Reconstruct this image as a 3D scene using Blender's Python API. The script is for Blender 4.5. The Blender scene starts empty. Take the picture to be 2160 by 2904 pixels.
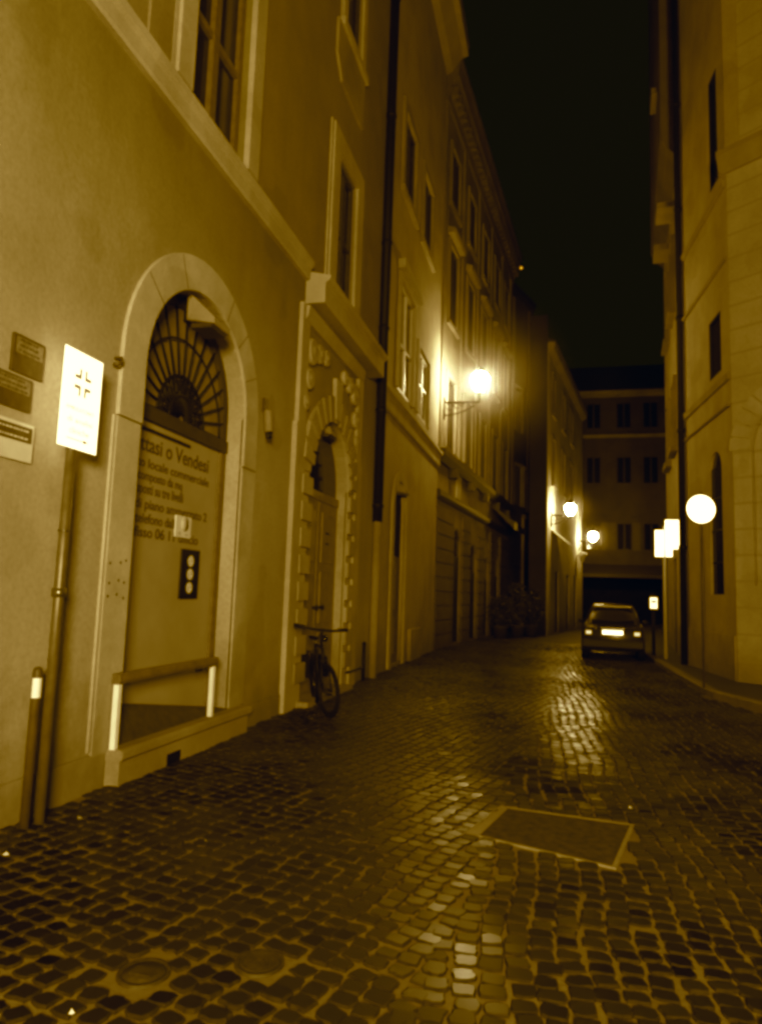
import bpy, bmesh, math, random
import numpy as np
from mathutils import Vector, Matrix
from mathutils.geometry import tessellate_polygon

random.seed(7)
rng = np.random.default_rng(11)
sc = bpy.context.scene
COL = sc.collection
R = math.radians

# ----------------------------------------------------------------- materials
def newmat(name):
    m = bpy.data.materials.new(name)
    m.use_nodes = True
    nt = m.node_tree
    b = nt.nodes['Principled BSDF']
    return m, nt, b

def N(nt, t, **kw):
    n = nt.nodes.new(t)
    for k, v in kw.items():
        setattr(n, k, v)
    return n

def ds(c):
    # the toned print has next to no hue differences: keep a quarter of each paint's own hue
    m = max(c[:3]); return tuple(m * (1 - .25 * (1 - x / m)) if m > 0 else 0 for x in c[:3])

def mixc(nt, fac, a, b, mode='MIX', raw=False):
    n = N(nt, 'ShaderNodeMix', data_type='RGBA', blend_type=mode)
    def put(sock, v):
        if isinstance(v, (tuple, list)):
            sock.default_value = (*(v[:3] if raw or mode != 'MIX' else ds(v)), 1)
        elif isinstance(v, (int, float)):
            sock.default_value = v
        else:
            nt.links.new(v, sock)
    put(n.inputs[0], fac); put(n.inputs[6], a); put(n.inputs[7], b)
    return n.outputs[2]

def noise(nt, scale, detail=5, rough=.6, coord='Object', stretch=None):
    tc = N(nt, 'ShaderNodeTexCoord')
    src = tc.outputs[coord]
    if stretch:
        mp = N(nt, 'ShaderNodeMapping')
        mp.inputs['Scale'].default_value = stretch
        nt.links.new(src, mp.inputs[0]); src = mp.outputs[0]
    n = N(nt, 'ShaderNodeTexNoise')
    n.inputs['Scale'].default_value = scale
    n.inputs['Detail'].default_value = detail
    n.inputs['Roughness'].default_value = rough
    nt.links.new(src, n.inputs['Vector'])
    return n.outputs[0]

def ramp(nt, v, lo, hi):
    r = N(nt, 'ShaderNodeMapRange')
    r.inputs[1].default_value = lo; r.inputs[2].default_value = hi
    r.clamp = True
    nt.links.new(v, r.inputs[0])
    return r.outputs[0]

def bump(nt, b, v, strength=.3, dist=.01):
    n = N(nt, 'ShaderNodeBump')
    n.inputs['Strength'].default_value = strength
    n.inputs['Distance'].default_value = dist
    nt.links.new(v, n.inputs['Height'])
    nt.links.new(n.outputs[0], b.inputs['Normal'])

def plaster(name, c, dark=.72, dirt=True, sc_=1.0, courses=0, top=False):
    """limewashed render with blotches, streaks and a dirty foot (object z is height above ground)"""
    m, nt, b = newmat(name)
    n1 = noise(nt, .55 * sc_, 6, .65)
    n2 = noise(nt, 3.2 * sc_, 5, .6)
    n3 = noise(nt, 1.6, 4, .6, stretch=(1, 1, .12))
    col = mixc(nt, ramp(nt, n1, .38, .68), c, tuple(x * dark for x in c))
    col = mixc(nt, ramp(nt, n2, .52, .78), col, tuple(x * .86 for x in c))
    col = mixc(nt, ramp(nt, noise(nt, 26 * sc_, 3, .7), .38, .66), col, mixc(nt, 1.0, col, (.86, .86, .86), 'MULTIPLY'))
    col = mixc(nt, ramp(nt, noise(nt, .8, 2, .4), .60, .615), col, mixc(nt, 1.0, col, (.90, .90, .90), 'MULTIPLY'))
    f = N(nt, 'ShaderNodeMath', operation='MULTIPLY'); f.inputs[1].default_value = .5
    nt.links.new(ramp(nt, n3, .5, .8), f.inputs[0])
    col = mixc(nt, f.outputs[0], col, tuple(x * .6 for x in c))
    if dirt:
        tc = N(nt, 'ShaderNodeTexCoord'); sp = N(nt, 'ShaderNodeSeparateXYZ')
        nt.links.new(tc.outputs['Object'], sp.inputs[0])
        ad = N(nt, 'ShaderNodeMath', operation='MULTIPLY_ADD')
        nt.links.new(noise(nt, 2.3, 6, .7), ad.inputs[0]); ad.inputs[1].default_value = -1.5
        nt.links.new(sp.outputs[2], ad.inputs[2])
        col = mixc(nt, ramp(nt, ad.outputs[0], .35, -.75), col, tuple(x * .42 for x in c))
    if top:  # light falloff up the wall, painted in as a darker top
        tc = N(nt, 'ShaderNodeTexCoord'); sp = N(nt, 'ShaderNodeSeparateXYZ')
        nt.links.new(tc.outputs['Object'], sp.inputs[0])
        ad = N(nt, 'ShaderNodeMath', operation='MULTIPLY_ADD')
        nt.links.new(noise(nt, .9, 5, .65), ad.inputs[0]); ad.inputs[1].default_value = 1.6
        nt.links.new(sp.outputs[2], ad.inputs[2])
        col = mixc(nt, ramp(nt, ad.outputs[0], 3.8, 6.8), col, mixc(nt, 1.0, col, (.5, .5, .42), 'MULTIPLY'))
    if courses:
        tc = N(nt, 'ShaderNodeTexCoord'); sp = N(nt, 'ShaderNodeSeparateXYZ')
        nt.links.new(tc.outputs['Object'], sp.inputs[0])
        md = N(nt, 'ShaderNodeMath', operation='PINGPONG'); md.inputs[1].default_value = courses / 2
        nt.links.new(sp.outputs[2], md.inputs[0])
        g = ramp(nt, md.outputs[0], .0, .035)
        col = mixc(nt, g, tuple(x * .62 for x in c), col)
    nt.links.new(col, b.inputs['Base Color'])
    b.inputs['Roughness'].default_value = .88
    b.inputs['Specular IOR Level'].default_value = .25
    bump(nt, b, noise(nt, 9, 8, .7), .35, .02)
    return m

def simple(name, c, rough=.6, metal=0, var=.3, scale=6, spec=.5, bumpv=0):
    m, nt, b = newmat(name)
    n = noise(nt, scale, 5, .6)
    col = mixc(nt, ramp(nt, n, .35, .7), c, tuple(x * (1 - var) for x in c))
    nt.links.new(col, b.inputs['Base Color'])
    b.inputs['Roughness'].default_value = rough
    b.inputs['Metallic'].default_value = metal
    b.inputs['Specular IOR Level'].default_value = spec
    if bumpv:
        bump(nt, b, noise(nt, scale * 4, 6, .7), bumpv, .01)
    return m

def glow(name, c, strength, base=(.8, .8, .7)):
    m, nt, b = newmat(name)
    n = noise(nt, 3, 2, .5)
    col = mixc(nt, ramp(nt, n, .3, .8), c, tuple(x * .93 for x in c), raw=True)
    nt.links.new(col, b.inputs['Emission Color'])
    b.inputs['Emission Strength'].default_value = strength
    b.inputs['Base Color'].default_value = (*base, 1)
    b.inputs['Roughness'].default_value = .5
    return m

OCH = (.43, .315, .125)
M = dict(
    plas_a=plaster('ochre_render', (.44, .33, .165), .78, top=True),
    plas_b=plaster('brown_render', (.42, .28, .05), .72),
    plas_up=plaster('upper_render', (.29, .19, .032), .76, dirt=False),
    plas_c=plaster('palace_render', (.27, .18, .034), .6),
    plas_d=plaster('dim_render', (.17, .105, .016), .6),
    plas_r=plaster('right_render', (.46, .31, .05), .66),
    plas_l=plaster('pale_lamplit_render', (.62, .48, .18), .6),  # lamplight partly put into the colour: paler to brighten the lamp's pool
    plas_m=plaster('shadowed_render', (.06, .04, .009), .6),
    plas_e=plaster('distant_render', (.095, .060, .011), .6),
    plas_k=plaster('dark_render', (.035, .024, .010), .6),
    rust=plaster('coursed_stone', (.50, .37, .14), .74, courses=.52),
    stone=plaster('travertine', (.52, .41, .20), .72, dirt=True, sc_=2.5),
    stone_up=plaster('travertine_trim', (.47, .35, .145), .78, dirt=False, sc_=2),
    stone_dim=plaster('grey_stone', (.33, .23, .08), .7, dirt=False, sc_=2),
    wood=simple('brown_wood', (.16, .085, .022), .55, 0, .4, 12),
    wood_door=simple('old_door_wood', (.235, .145, .04), .5, 0, .35, 7),
    wood_dark=simple('dark_wood', (.05, .03, .009), .6, 0, .4, 10),
    glass=simple('dark_pane', (.012, .011, .006), .12, 0, .2, 3),
    dimglass=simple('dusty_dark_pane', (.012, .011, .006), .7, 0, .3, 6, spec=.15),
    glass_old=simple('old_pane', (.24, .15, .035), .35, 0, .35, 2),
    shutter=simple('louvred_shutter', (.10, .065, .02), .6, 0, .3, 9),
    panel=simple('painted_roller_panel', (.36, .26, .095), .45, 0, .14, 2.2),
    ink=simple('brown_letter_paint', (.05, .03, .01), .6, 0, .2, 6),
    iron=simple('black_iron', (.011, .010, .008), .6, .1, .3, 20, spec=.25),
    pole=simple('galvanised_pole', (.17, .12, .045), .45, .4, .3, 15),
    brownpole=simple('rusty_bollard_paint', (.085, .045, .014), .55, .1, .4, 12),
    white=simple('white_paint', (.78, .70, .48), .5, 0, .12, 5),
    cream=simple('cream_paint', (.62, .52, .30), .55, 0, .15, 5),
    sign=glow('glowing_reflective_sheet', (1.0, .58, .115), 1.5, (.8, .8, .8)),  # glow stands in for flash thrown back by the sheeting
    signfar=glow('glowing_reflective_sheet_bright', (1.0, .58, .115), 2.4, (.8, .8, .8)),  # stronger stand-in glow for flash return from far signs and number plate
    signink=simple('pale_brown_print', (.42, .26, .09), .7, 0, .05, 5),
    signgrey=simple('pale_grey_print', (.5, .47, .36), .7, 0, .05, 5),
    lampglass=glow('lit_lamp_glass', (1.0, .58, .115), 235),
    lampglass_far=glow('lit_lamp_glass_small', (1.0, .58, .115), 140),
    tinyglow=glow('small_orange_light', (1.0, .42, .03), .8),
    lens=simple('black_lens', (.008, .008, .008), .1),
    plaque=simple('bronze_plaque', (.105, .063, .02), .45, .3, .4, 14),
    plaque_hi=simple('worn_plaque_field', (.24, .17, .06), .5, 0, .5, 26),
    rubber=simple('black_rubber', (.008, .008, .007), .9, spec=.15),
    chrome=simple('dull_metal', (.2, .18, .13), .35, .8, .2, 10),
    carpaint=simple('car_paint', (.042, .034, .02), .28, .35, .1, 2),
    cardark=simple('black_bumper_plastic', (.012, .011, .009), .6),
    leaf=simple('dark_leaf', (.036, .034, .009), .6, 0, .6, 3),
    pot=simple('terracotta_pot', (.04, .022, .007), .8, 0, .3, 6),
    paper=simple('litter_paper', (.5, .44, .30), .7, 0, .2, 20),
    castiron=simple('cast_iron', (.05, .036, .014), .5, .2, .5, 30, bumpv=.4),
    slabstone=simple('slab_frame_stone', (.25, .17, .05), .5, 0, .35, 9, bumpv=.4),
    stone_flank=simple('worn_stone_flank', (.035, .024, .007), .85, 0, .5, 30, spec=.1),
    kerb=simple('kerb_stone', (.18, .12, .04), .6, 0, .4, 5, bumpv=.3),
    asphalt=simple('pavement_asphalt', (.028, .022, .01), .6, 0, .4, 14, bumpv=.4),
    gravelboard=simple('dirty_ramp_board', (.055, .034, .009), .8, 0, .5, 14, bumpv=.4),
    roof=simple('roof_tile', (.05, .03, .012), .8, 0, .4, 4),
)

# ----------------------------------------------------------------- mesh tools
class Frame:
    """wall frame: u along the wall, n outward into the street, z up"""
    def __init__(s, p0, d, n=None):
        s.o = Vector((p0[0], p0[1], 0)); s.u = Vector((d[0], d[1], 0)).normalized()
        s.n = Vector((n[0], n[1], 0)).normalized() if n else Vector((s.u.y, -s.u.x, 0))
    def __call__(s, u, n, z):
        return s.o + s.u * u + s.n * n + Vector((0, 0, z))

ID = lambda x, y, z: Vector((x, y, z))

class MB:
    def __init__(s, T=ID):
        s.v = []; s.f = []; s.T = T; s.smooth = []; s.mi = []; s.cur = 0
    def add(s, vs, fs, smooth=False, raw=False):
        o = len(s.v)
        s.v += [tuple(p) if raw else tuple(s.T(*p)) for p in vs]
        s.f += [tuple(i + o for i in f) for f in fs]
        s.smooth += [smooth] * len(fs); s.mi += [s.cur] * len(fs)
        return s
    def box(s, a0, a1, b0, b1, c0, c1):
        vs = [(a, b, c) for a in (a0, a1) for b in (b0, b1) for c in (c0, c1)]
        return s.add(vs, [(0, 1, 3, 2), (4, 6, 7, 5), (0, 4, 5, 1), (2, 3, 7, 6), (0, 2, 6, 4), (1, 5, 7, 3)])
    def prism(s, poly, n0, n1, smooth=False):
        """poly in (u,z) extruded along n"""
        k = len(poly)
        vs = [(p[0], n0, p[1]) for p in poly] + [(p[0], n1, p[1]) for p in poly]
        fs = [(i, (i + 1) % k, (i + 1) % k + k, i + k) for i in range(k)]
        tri = tessellate_polygon([[Vector((p[0], p[1], 0)) for p in poly]])
        fs += [tuple(t) for t in tri] + [tuple(i + k for i in t) for t in tri]
        return s.add(vs, fs, smooth)
    def ring(s, outer, inner, n0, n1):
        """open strip between two polylines of equal length in (u,z), extruded along n"""
        k = len(outer)
        vs = [(p[0], n, p[1]) for n in (n0, n1) for p in list(outer) + list(inner)]
        fs = []
        for i in range(k - 1):
            o0, o1, i0, i1 = i, i + 1, k + i, k + i + 1
            fs.append((o0 + 2 * k, o1 + 2 * k, i1 + 2 * k, i0 + 2 * k))
            fs.append((o0, o1, i1, i0))
            fs.append((o0, o1, o1 + 2 * k, o0 + 2 * k))
            fs.append((i0, i1, i1 + 2 * k, i0 + 2 * k))
        for e in (0, k - 1):
            fs.append((e, k + e, 3 * k + e, 2 * k + e))
        return s.add(vs, fs)
    def run(s, prof, u0, u1):
        """closed profile in (n,z) extruded along u"""
        k = len(prof)
        vs = [(u, p[0], p[1]) for u in (u0, u1) for p in prof]
        fs = [(i, (i + 1) % k, (i + 1) % k + k, i + k) for i in range(k)]
        tri = tessellate_polygon([[Vector((p[0], p[1], 0)) for p in prof]])
        fs += [tuple(t) for t in tri] + [tuple(i + k for i in t) for t in tri]
        return s.add(vs, fs)
    def tube(s, pts, r, seg=8, caps=True, closed=False):
        P = [s.T(*p) for p in pts]; n = len(P)
        rs = r if isinstance(r, (list, tuple)) else [r] * n
        vs = []; fs = []
        prev = None
        for i in range(n):
            if closed:
                d = P[(i + 1) % n] - P[i - 1]
            else:
                d = P[min(i + 1, n - 1)] - P[max(i - 1, 0)]
            d.normalize()
            if prev is None:
                a = d.orthogonal().normalized()
            else:
                a = (prev - d * prev.dot(d)).normalized()
            prev = a; b = d.cross(a)
            for j in range(seg):
                t = 2 * math.pi * j / seg
                vs.append(P[i] + (a * math.cos(t) + b * math.sin(t)) * rs[i])
        m = n if closed else n - 1
        for i in range(m):
            for j in range(seg):
                i2 = (i + 1) % n
                fs.append((i * seg + j, i * seg + (j + 1) % seg, i2 * seg + (j + 1) % seg, i2 * seg + j))
        if caps and not closed:
            fs.append(tuple(range(seg))[::-1]); fs.append(tuple((n - 1) * seg + j for j in range(seg)))
        return s.add(vs, fs, True, raw=True)
    def lathe(s, c, prof, seg=20, axis='z'):
        vs = []; fs = []
        for (r, h) in prof:
            for j in range(seg):
                t = 2 * math.pi * j / seg
                x, y = r * math.cos(t), r * math.sin(t)
                q = {'z': (x, y, h), 'x': (h, x, y), 'y': (x, h, y)}[axis]
                vs.append((c[0] + q[0], c[1] + q[1], c[2] + q[2]))
        k = len(prof)
        for i in range(k - 1):
            for j in range(seg):
                fs.append((i * seg + j, i * seg + (j + 1) % seg, (i + 1) * seg + (j + 1) % seg, (i + 1) * seg + j))
        if prof[0][0] > 1e-6: fs.append(tuple(range(seg))[::-1])
        if prof[-1][0] > 1e-6: fs.append(tuple((k - 1) * seg + j for j in range(seg)))
        return s.add(vs, fs, True)
    def build(s, name, mat, parent=None, recalc=True, bevel=0):
        me = bpy.data.meshes.new(name)
        # a thing's own origin: shift vertices when a parent sits elsewhere
        off = Vector((0, 0, 0))
        p = parent
        while p is not None:
            off += p.location; p = p.parent
        me.from_pydata([tuple(Vector(v) - off) for v in s.v], [], s.f)
        for m in (mat if isinstance(mat, (list, tuple)) else [mat]):
            me.materials.append(m)
        me.polygons.foreach_set('use_smooth', s.smooth)
        me.polygons.foreach_set('material_index', s.mi)
        if recalc:
            bm = bmesh.new(); bm.from_mesh(me)
            bmesh.ops.remove_doubles(bm, verts=bm.verts, dist=1e-5)
            bmesh.ops.recalc_face_normals(bm, faces=bm.faces)
            bm.to_mesh(me); bm.free()
        o = bpy.data.objects.new(name, me); COL.objects.link(o)
        if parent: o.parent = parent
        if bevel:
            bv = o.modifiers.new('Bevel', 'BEVEL'); bv.width = bevel; bv.segments = 2; bv.limit_method = 'ANGLE'
        return o

def tag(o, label=None, cat=None, group=None, kind=None):
    if label: o['label'] = label
    if cat: o['category'] = cat
    if group: o['group'] = group
    if kind: o['kind'] = kind
    return o

def thing(name, label, cat, loc=(0, 0, 0), group=None):
    o = bpy.data.objects.new(name, None); COL.objects.link(o)
    o.location = loc; o.empty_display_size = .2
    return tag(o, label, cat, group)

def rect(u0, u1, z0, z1):
    return [(u0, z0), (u1, z0), (u1, z1), (u0, z1)]

def archpoly(uc, r, z0, zs, seg=20, rise=1.0):
    p = [(uc - r, z0), (uc + r, z0)]
    p += [(uc + r * math.cos(math.pi * i / seg), zs + rise * r * math.sin(math.pi * i / seg)) for i in range(seg + 1)]
    return p

def arcline(uc, r, zs, seg=24, a0=0, a1=math.pi, rise=1.0):
    return [(uc + r * math.cos(a0 + (a1 - a0) * i / seg), zs + rise * r * math.sin(a0 + (a1 - a0) * i / seg)) for i in range(seg + 1)]

def wall_sheet(mb, u0, u1, z0, z1, holes, depth=.22, thick=.6):
    """street face with real openings, their reveals, and the closed back of the wall"""
    polys = [[Vector((p[0], p[1], 0)) for p in rect(u0, u1, z0, z1)]] + [[Vector((p[0], p[1], 0)) for p in h] for h in holes]
    flat = [p for q in polys for p in q]
    tri = tessellate_polygon(polys)
    mb.add([(p.x, 0, p.y) for p in flat], [tuple(t) for t in tri])
    for h in holes:
        k = len(h)
        mb.add([(p[0], 0, p[1]) for p in h] + [(p[0], -depth, p[1]) for p in h],
               [(i, (i + 1) % k, (i + 1) % k + k, i + k) for i in range(k)])
    c = [(u0, z0), (u1, z0), (u1, z1), (u0, z1)]
    mb.add([(p[0], 0, p[1]) for p in c] + [(p[0], -thick, p[1]) for p in c],
           [(0, 1, 5, 4), (1, 2, 6, 5), (2, 3, 7, 6), (3, 0, 4, 7), (4, 5, 6, 7)])
    return mb

def window(T, root, u0, u1, z0, z1, rec=.16, fr=.07, mull=1, bars=(), fmat='wood', gmat='glass', surround=None, smat='stone_up', sill=0, sproj=.05, shutters=False, name='window'):
    """one window: wooden frame part with its pane, trim and shutters as sub-parts"""
    f = MB(T)
    n0, n1 = -rec - .03, -rec + .04
    f.box(u0, u0 + fr, n0, n1, z0, z1); f.box(u1 - fr, u1, n0, n1, z0, z1)
    f.box(u0 + fr, u1 - fr, n0, n1, z0, z0 + fr); f.box(u0 + fr, u1 - fr, n0, n1, z1 - fr, z1)
    for i in range(mull):
        c = u0 + (u1 - u0) * (i + 1) / (mull + 1)
        f.box(c - fr * .6, c + fr * .6, n0, n1 + .01, z0 + fr, z1 - fr)
    for zb in bars:
        f.box(u0 + fr, u1 - fr, n0 + .005, n1 - .005, zb - fr * .4, zb + fr * .4)
    w = f.build(name, M[fmat], root)
    MB(T).box(u0 + .01, u1 - .01, n0 + .005, n0 + .02, z0 + .01, z1 - .01).build('pane', M[gmat], w)
    if surround:
        s = surround; g = MB(T)
        g.box(u0 - s, u0, .0, sproj, z0, z1 + s); g.box(u1, u1 + s, 0, sproj, z0, z1 + s); g.box(u0, u1, 0, sproj, z1, z1 + s)
        g.box(u0 - s * 1.25, u0 - s, 0, sproj * .5, z0, z1 + s); g.box(u1 + s, u1 + s * 1.25, 0, sproj * .5, z0, z1 + s)
        g.build('window_trim', M[smat], w)
    if sill:
        MB(T).box(u0 - (surround or .1) - .06, u1 + (surround or .1) + .06, -rec, sill, z0 - .14, z0).build('sill', M[smat], w)
    if shutters:
        hw = (u1 - u0) / 2
        for sgn, a, b_ in ((-1, u0 - hw - .02, u0 - .02), (1, u1 + .02, u1 + hw + .02)):
            h = MB(T); h.box(a, b_, .01, .05, z0, z1)
            k = int((z1 - z0) / .09)
            for i in range(k):
                zc = z0 + .05 + i * .09
                h.box(a + .05, b_ - .05, .05, .062, zc, zc + .05)
            h.build('shutter', M['shutter'], w)
    return w

def text_mesh(s, size, T_origin, xdir, mat, parent, name='lettering', width=None, shear=0, bold=0.0, align='LEFT'):
    cu = bpy.data.curves.new('txt', 'FONT'); cu.body = s; cu.size = size; cu.extrude = .001; cu.offset = bold
    cu.shear = shear; cu.align_x = align
    to = bpy.data.objects.new('txt', cu); COL.objects.link(to)
    dg = bpy.context.evaluated_depsgraph_get(); dg.update()
    me = bpy.data.meshes.new_from_object(to.evaluated_get(dg))
    bpy.data.objects.remove(to); bpy.data.curves.remove(cu)
    x = Vector((*xdir, 0)).normalized(); z = Vector((0, 0, 1)); y = x.cross(z)
    sx = 1.0
    if width:
        w = max(v.co.x for v in me.vertices) - min(v.co.x for v in me.vertices)
        sx = width / w
    mt = Matrix(((x.x * sx, z.x, y.x, 0), (x.y * sx, z.y, y.y, 0), (x.z * sx, z.z, y.z, 0), (0, 0, 0, 1)))
    me.transform(mt)
    off = Vector((0, 0, 0)); p = parent
    while p is not None:
        off += p.location; p = p.parent
    me.transform(Matrix.Translation(Vector(T_origin) - off))
    me.materials.clear(); me.materials.append(mat)
    o = bpy.data.objects.new(name, me); COL.objects.link(o); o.parent = parent; me.name = name
    return o

# ----------------------------------------------------------------- the ground
def stone_material():
    m, nt, b = newmat('wet_basalt_cobble')
    at = N(nt, 'ShaderNodeAttribute'); at.attribute_name = 'tone'
    n = noise(nt, 24, 5, .65)
    big = noise(nt, .55, 4, .6)
    col = mixc(nt, at.outputs['Fac'], (.004, .0033, .001), (.018, .013, .004))
    col = mixc(nt, ramp(nt, n, .4, .75), col, (.011, .008, .0026))
    # dusty, worn patches where the stones are as pale as their joints
    f = N(nt, 'ShaderNodeMath', operation='MULTIPLY'); f.inputs[1].default_value = .75
    nt.links.new(ramp(nt, big, .52, .72), f.inputs[0])
    col = mixc(nt, f.outputs[0], col, (.036, .025, .007))
    nt.links.new(col, b.inputs['Base Color'])
    rr = N(nt, 'ShaderNodeMapRange'); rr.inputs[3].default_value = .36; rr.inputs[4].default_value = .50
    nt.links.new(n, rr.inputs[0])
    dr = N(nt, 'ShaderNodeAttribute'); dr.attribute_name = 'dry'
    mr = N(nt, 'ShaderNodeMix', data_type='FLOAT'); nt.links.new(dr.outputs['Fac'], mr.inputs[0]); nt.links.new(rr.outputs[0], mr.inputs[2]); mr.inputs[3].default_value = .7
    nt.links.new(mr.outputs[0], b.inputs['Roughness'])
    ms = N(nt, 'ShaderNodeMix', data_type='FLOAT'); nt.links.new(dr.outputs['Fac'], ms.inputs[0]); ms.inputs[2].default_value = .75; ms.inputs[3].default_value = .02
    nt.links.new(ms.outputs[0], b.inputs['Specular IOR Level'])
    mc = N(nt, 'ShaderNodeMix', data_type='FLOAT'); nt.links.new(dr.outputs['Fac'], mc.inputs[0]); mc.inputs[2].default_value = .5; mc.inputs[3].default_value = .0
    nt.links.new(mc.outputs[0], b.inputs['Coat Weight']); b.inputs['Coat Roughness'].default_value = .23; b.inputs['Coat IOR'].default_value = 1.3
    bump(nt, b, n, .22, .004)
    return m
def joint_material():
    m, nt, b = newmat('sandy_joint')
    n = noise(nt, 30, 6, .7); big = noise(nt, .9, 4, .6)
    col = mixc(nt, n, (.27, .17, .042), (.13, .08, .02))
    col = mixc(nt, ramp(nt, big, .35, .7), col, (.12, .075, .021))
    nt.links.new(col, b.inputs['Base Color']); b.inputs['Roughness'].default_value = .8
    b.inputs['Specular IOR Level'].default_value = .12
    bump(nt, b, n, .6, .01)
    return m

COVER = [(-.573, 4.99), (.353, 4.678), (.551, 5.603), (-.395, 5.716)]
MANH = [(-1.655, 2.81, .110), (-1.235, 3.03, .108)]
def in_cover(x, y, pad=.0):
    cx = sum(p[0] for p in COVER) / 4; cy = sum(p[1] for p in COVER) / 4
    k = 1 + pad
    q = [((p[0] - cx) * k + cx, (p[1] - cy) * k + cy) for p in COVER]
    for i in range(4):
        a, b_ = q[i], q[(i + 1) % 4]
        if (b_[0] - a[0]) * (y - a[1]) - (b_[1] - a[1]) * (x - a[0]) < 0: return False
    return True

def right_limit(y):
    # kerb line
    if y > 13.35: return 2.56 + (y - 13.35) * .0 + .0
    return 2.56 + (13.35 - y) * .31 if y > 6 else 4.9

def left_limit(y):
    return -3.49 if y < 20.7 else -3.49 + (y - 20.7) * .087

def street():
    V = []; F = []; MI = []; tone = []; dry = []; base = 0
    def dryness(x, y):
        # damp gloss bands shaped to place the lamps' reflection streaks; the rest is drier
        cx = np.interp(y, [1, 2.6, 3.4, 6, 9, 11.6, 16, 30], [-.35, -.4, -.5, -1.05, -1.75, -2.2, -2.4, -2.4]); wd = np.interp(y, [1, 3.4, 6, 11.6, 20], [.24, .34, .48, .85, 1.0])
        w1 = math.exp(-((x - cx) / wd) ** 2) * np.interp(y, [1.8, 2.6, 3.4, 12, 17], [0, .45, 1, 1, .3])
        c2 = np.interp(y, [8, 10.3, 14, 19, 27], [.2, .1, -.1, -.4, -.2]); w2 = math.exp(-((x - c2) / np.interp(y, [8, 12, 20], [.35, .7, 1.2])) ** 2) * np.interp(y, [7, 9, 27], [0, .9, 1])
        v = .80 - max(w1, w2) * .92 + .22 * math.sin(2.1 * x + 1.3 * y) * math.sin(1.1 * y - .6 * x) + .14 * math.sin(5.3 * x - 2.2 * y) * math.sin(3.7 * y)
        return min(1.0, max(0.0, v + rng.normal(0, .08)))
    def ring_shape(n, ex=6.5):
        t = np.arange(n) * 2 * np.pi / n + np.pi / n
        c, s_ = np.cos(t), np.sin(t)
        r = (np.abs(c) ** ex + np.abs(s_) ** ex) ** (-1 / ex)
        return c * r, s_ * r
    hi = ring_shape(12); lo = ring_shape(8)
    def stone(x, y, ang, sx, sy, near):
        nonlocal base
        cs, sn = math.cos(ang), math.sin(ang)
        u, v = hi if near else lo
        k = len(u)
        tx, ty = rng.normal(0, .018), rng.normal(0, .034)
        tx += .010 * math.sin(.9 * x + 1.1 * y); ty += .022 * math.sin(1.25 * y - .8 * x) + .012 * math.sin(2.9 * y + 1.7 * x)
        dz = rng.normal(0, .0022)
        jx = 1 + rng.normal(0, .075, k); jy = 1 + rng.normal(0, .075, k)
        rings = ((.87, 0.0), (.965, -.0045), (1.03, -.024)) if near else ((.88, 0.0), (1.04, -.022))
        pts = [(0, 0, 0)]
        for (rr, h) in rings:
            for a in range(k):
                pts.append((u[a] * sx * rr * jx[a], v[a] * sy * rr * jy[a], h))
        for (a, b_, h) in pts:
            V.append((x + a * cs - b_ * sn, y + a * sn + b_ * cs, .006 + h + dz + a * tx + b_ * ty))
        F.append(tuple(base + 1 + a for a in range(k))); MI.append(0)
        for r_ in range(len(rings) - 1):
            o = base + 1 + r_ * k
            for a in range(k):
                F.append((o + a, o + k + a, o + k + (a + 1) % k, o + (a + 1) % k)); MI.append(2)
        t = min(1, max(0, rng.beta(1.3, 2.6)))
        tone.extend([t] * len(pts)); dry.extend([dryness(x, y)] * len(pts)); base += len(pts)
    p = .118
    def zone(rot, keep, stagger):
        a = R(rot); cs, sn = math.cos(a), math.sin(a)
        for i in range(-90, 90):
            wob = random.uniform(0, 1)
            for j in range(-20, 260):
                uu = i * p
                vv = (j + (wob if stagger else .08 * wob)) * p * .93
                wx = .025 * math.sin(vv * 1.9 + uu * .8) + .012 * math.sin(vv * 4.3 - uu * 2.1); wy = .045 * math.sin(uu * 1.7 + rot) + .015 * math.sin(uu * 3.9 + vv)
                uu += wx; vv += wy
                x = uu * cs - vv * sn; y = uu * sn + vv * cs + 1.0
                if not (1.0 < y < 27): continue
                if not keep(x, y): continue
                if not (left_limit(y) + .02 < x < right_limit(y) - .03): continue
                if in_cover(x, y, .06): continue
                if any((x - m_[0]) ** 2 + (y - m_[1]) ** 2 < (m_[2] + .035) ** 2 for m_ in MANH): continue
                x += random.gauss(0, .007); y += random.gauss(0, .006)
                s_ = random.uniform(.89, 1.04)
                stone(x, y, a + random.gauss(0, .10), p * .475 * s_, p * .442 * random.uniform(.86, 1.03), y < 8.5)
    edge = lambda y: -.55 + .05 * (y - 3)
    zone(-15, lambda x, y: x < edge(y) + .045, False)
    zone(3, lambda x, y: x >= edge(y), True)
    me = bpy.data.meshes.new('street')
    nb = len(V)
    # the joint bed runs on under everything, out beyond the far houses
    gx = [-14, -3.6, 0, 3, 8, 40]; gy = [-12, 0, 6, 12, 20, 27, 40, 60, 140]
    for y in gy:
        for x in gx: V.append((x, y, -.006))
    nx = len(gx)
    nf = len(F)
    for j in range(len(gy) - 1):
        for i in range(nx - 1):
            F.append((nb + j * nx + i, nb + j * nx + i + 1, nb + (j + 1) * nx + i + 1, nb + (j + 1) * nx + i))
    tone.extend([.4] * (len(V) - nb))
    me.from_pydata(V, [], F)
    me.materials.append(stone_material()); me.materials.append(joint_material()); me.materials.append(M['stone_flank'])
    mi = np.ones(len(F), dtype=np.int32); mi[:nf] = MI
    me.polygons.foreach_set('material_index', mi)
    me.polygons.foreach_set('use_smooth', np.zeros(len(F), dtype=bool))
    dry.extend([1.0] * (len(V) - nb))
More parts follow.
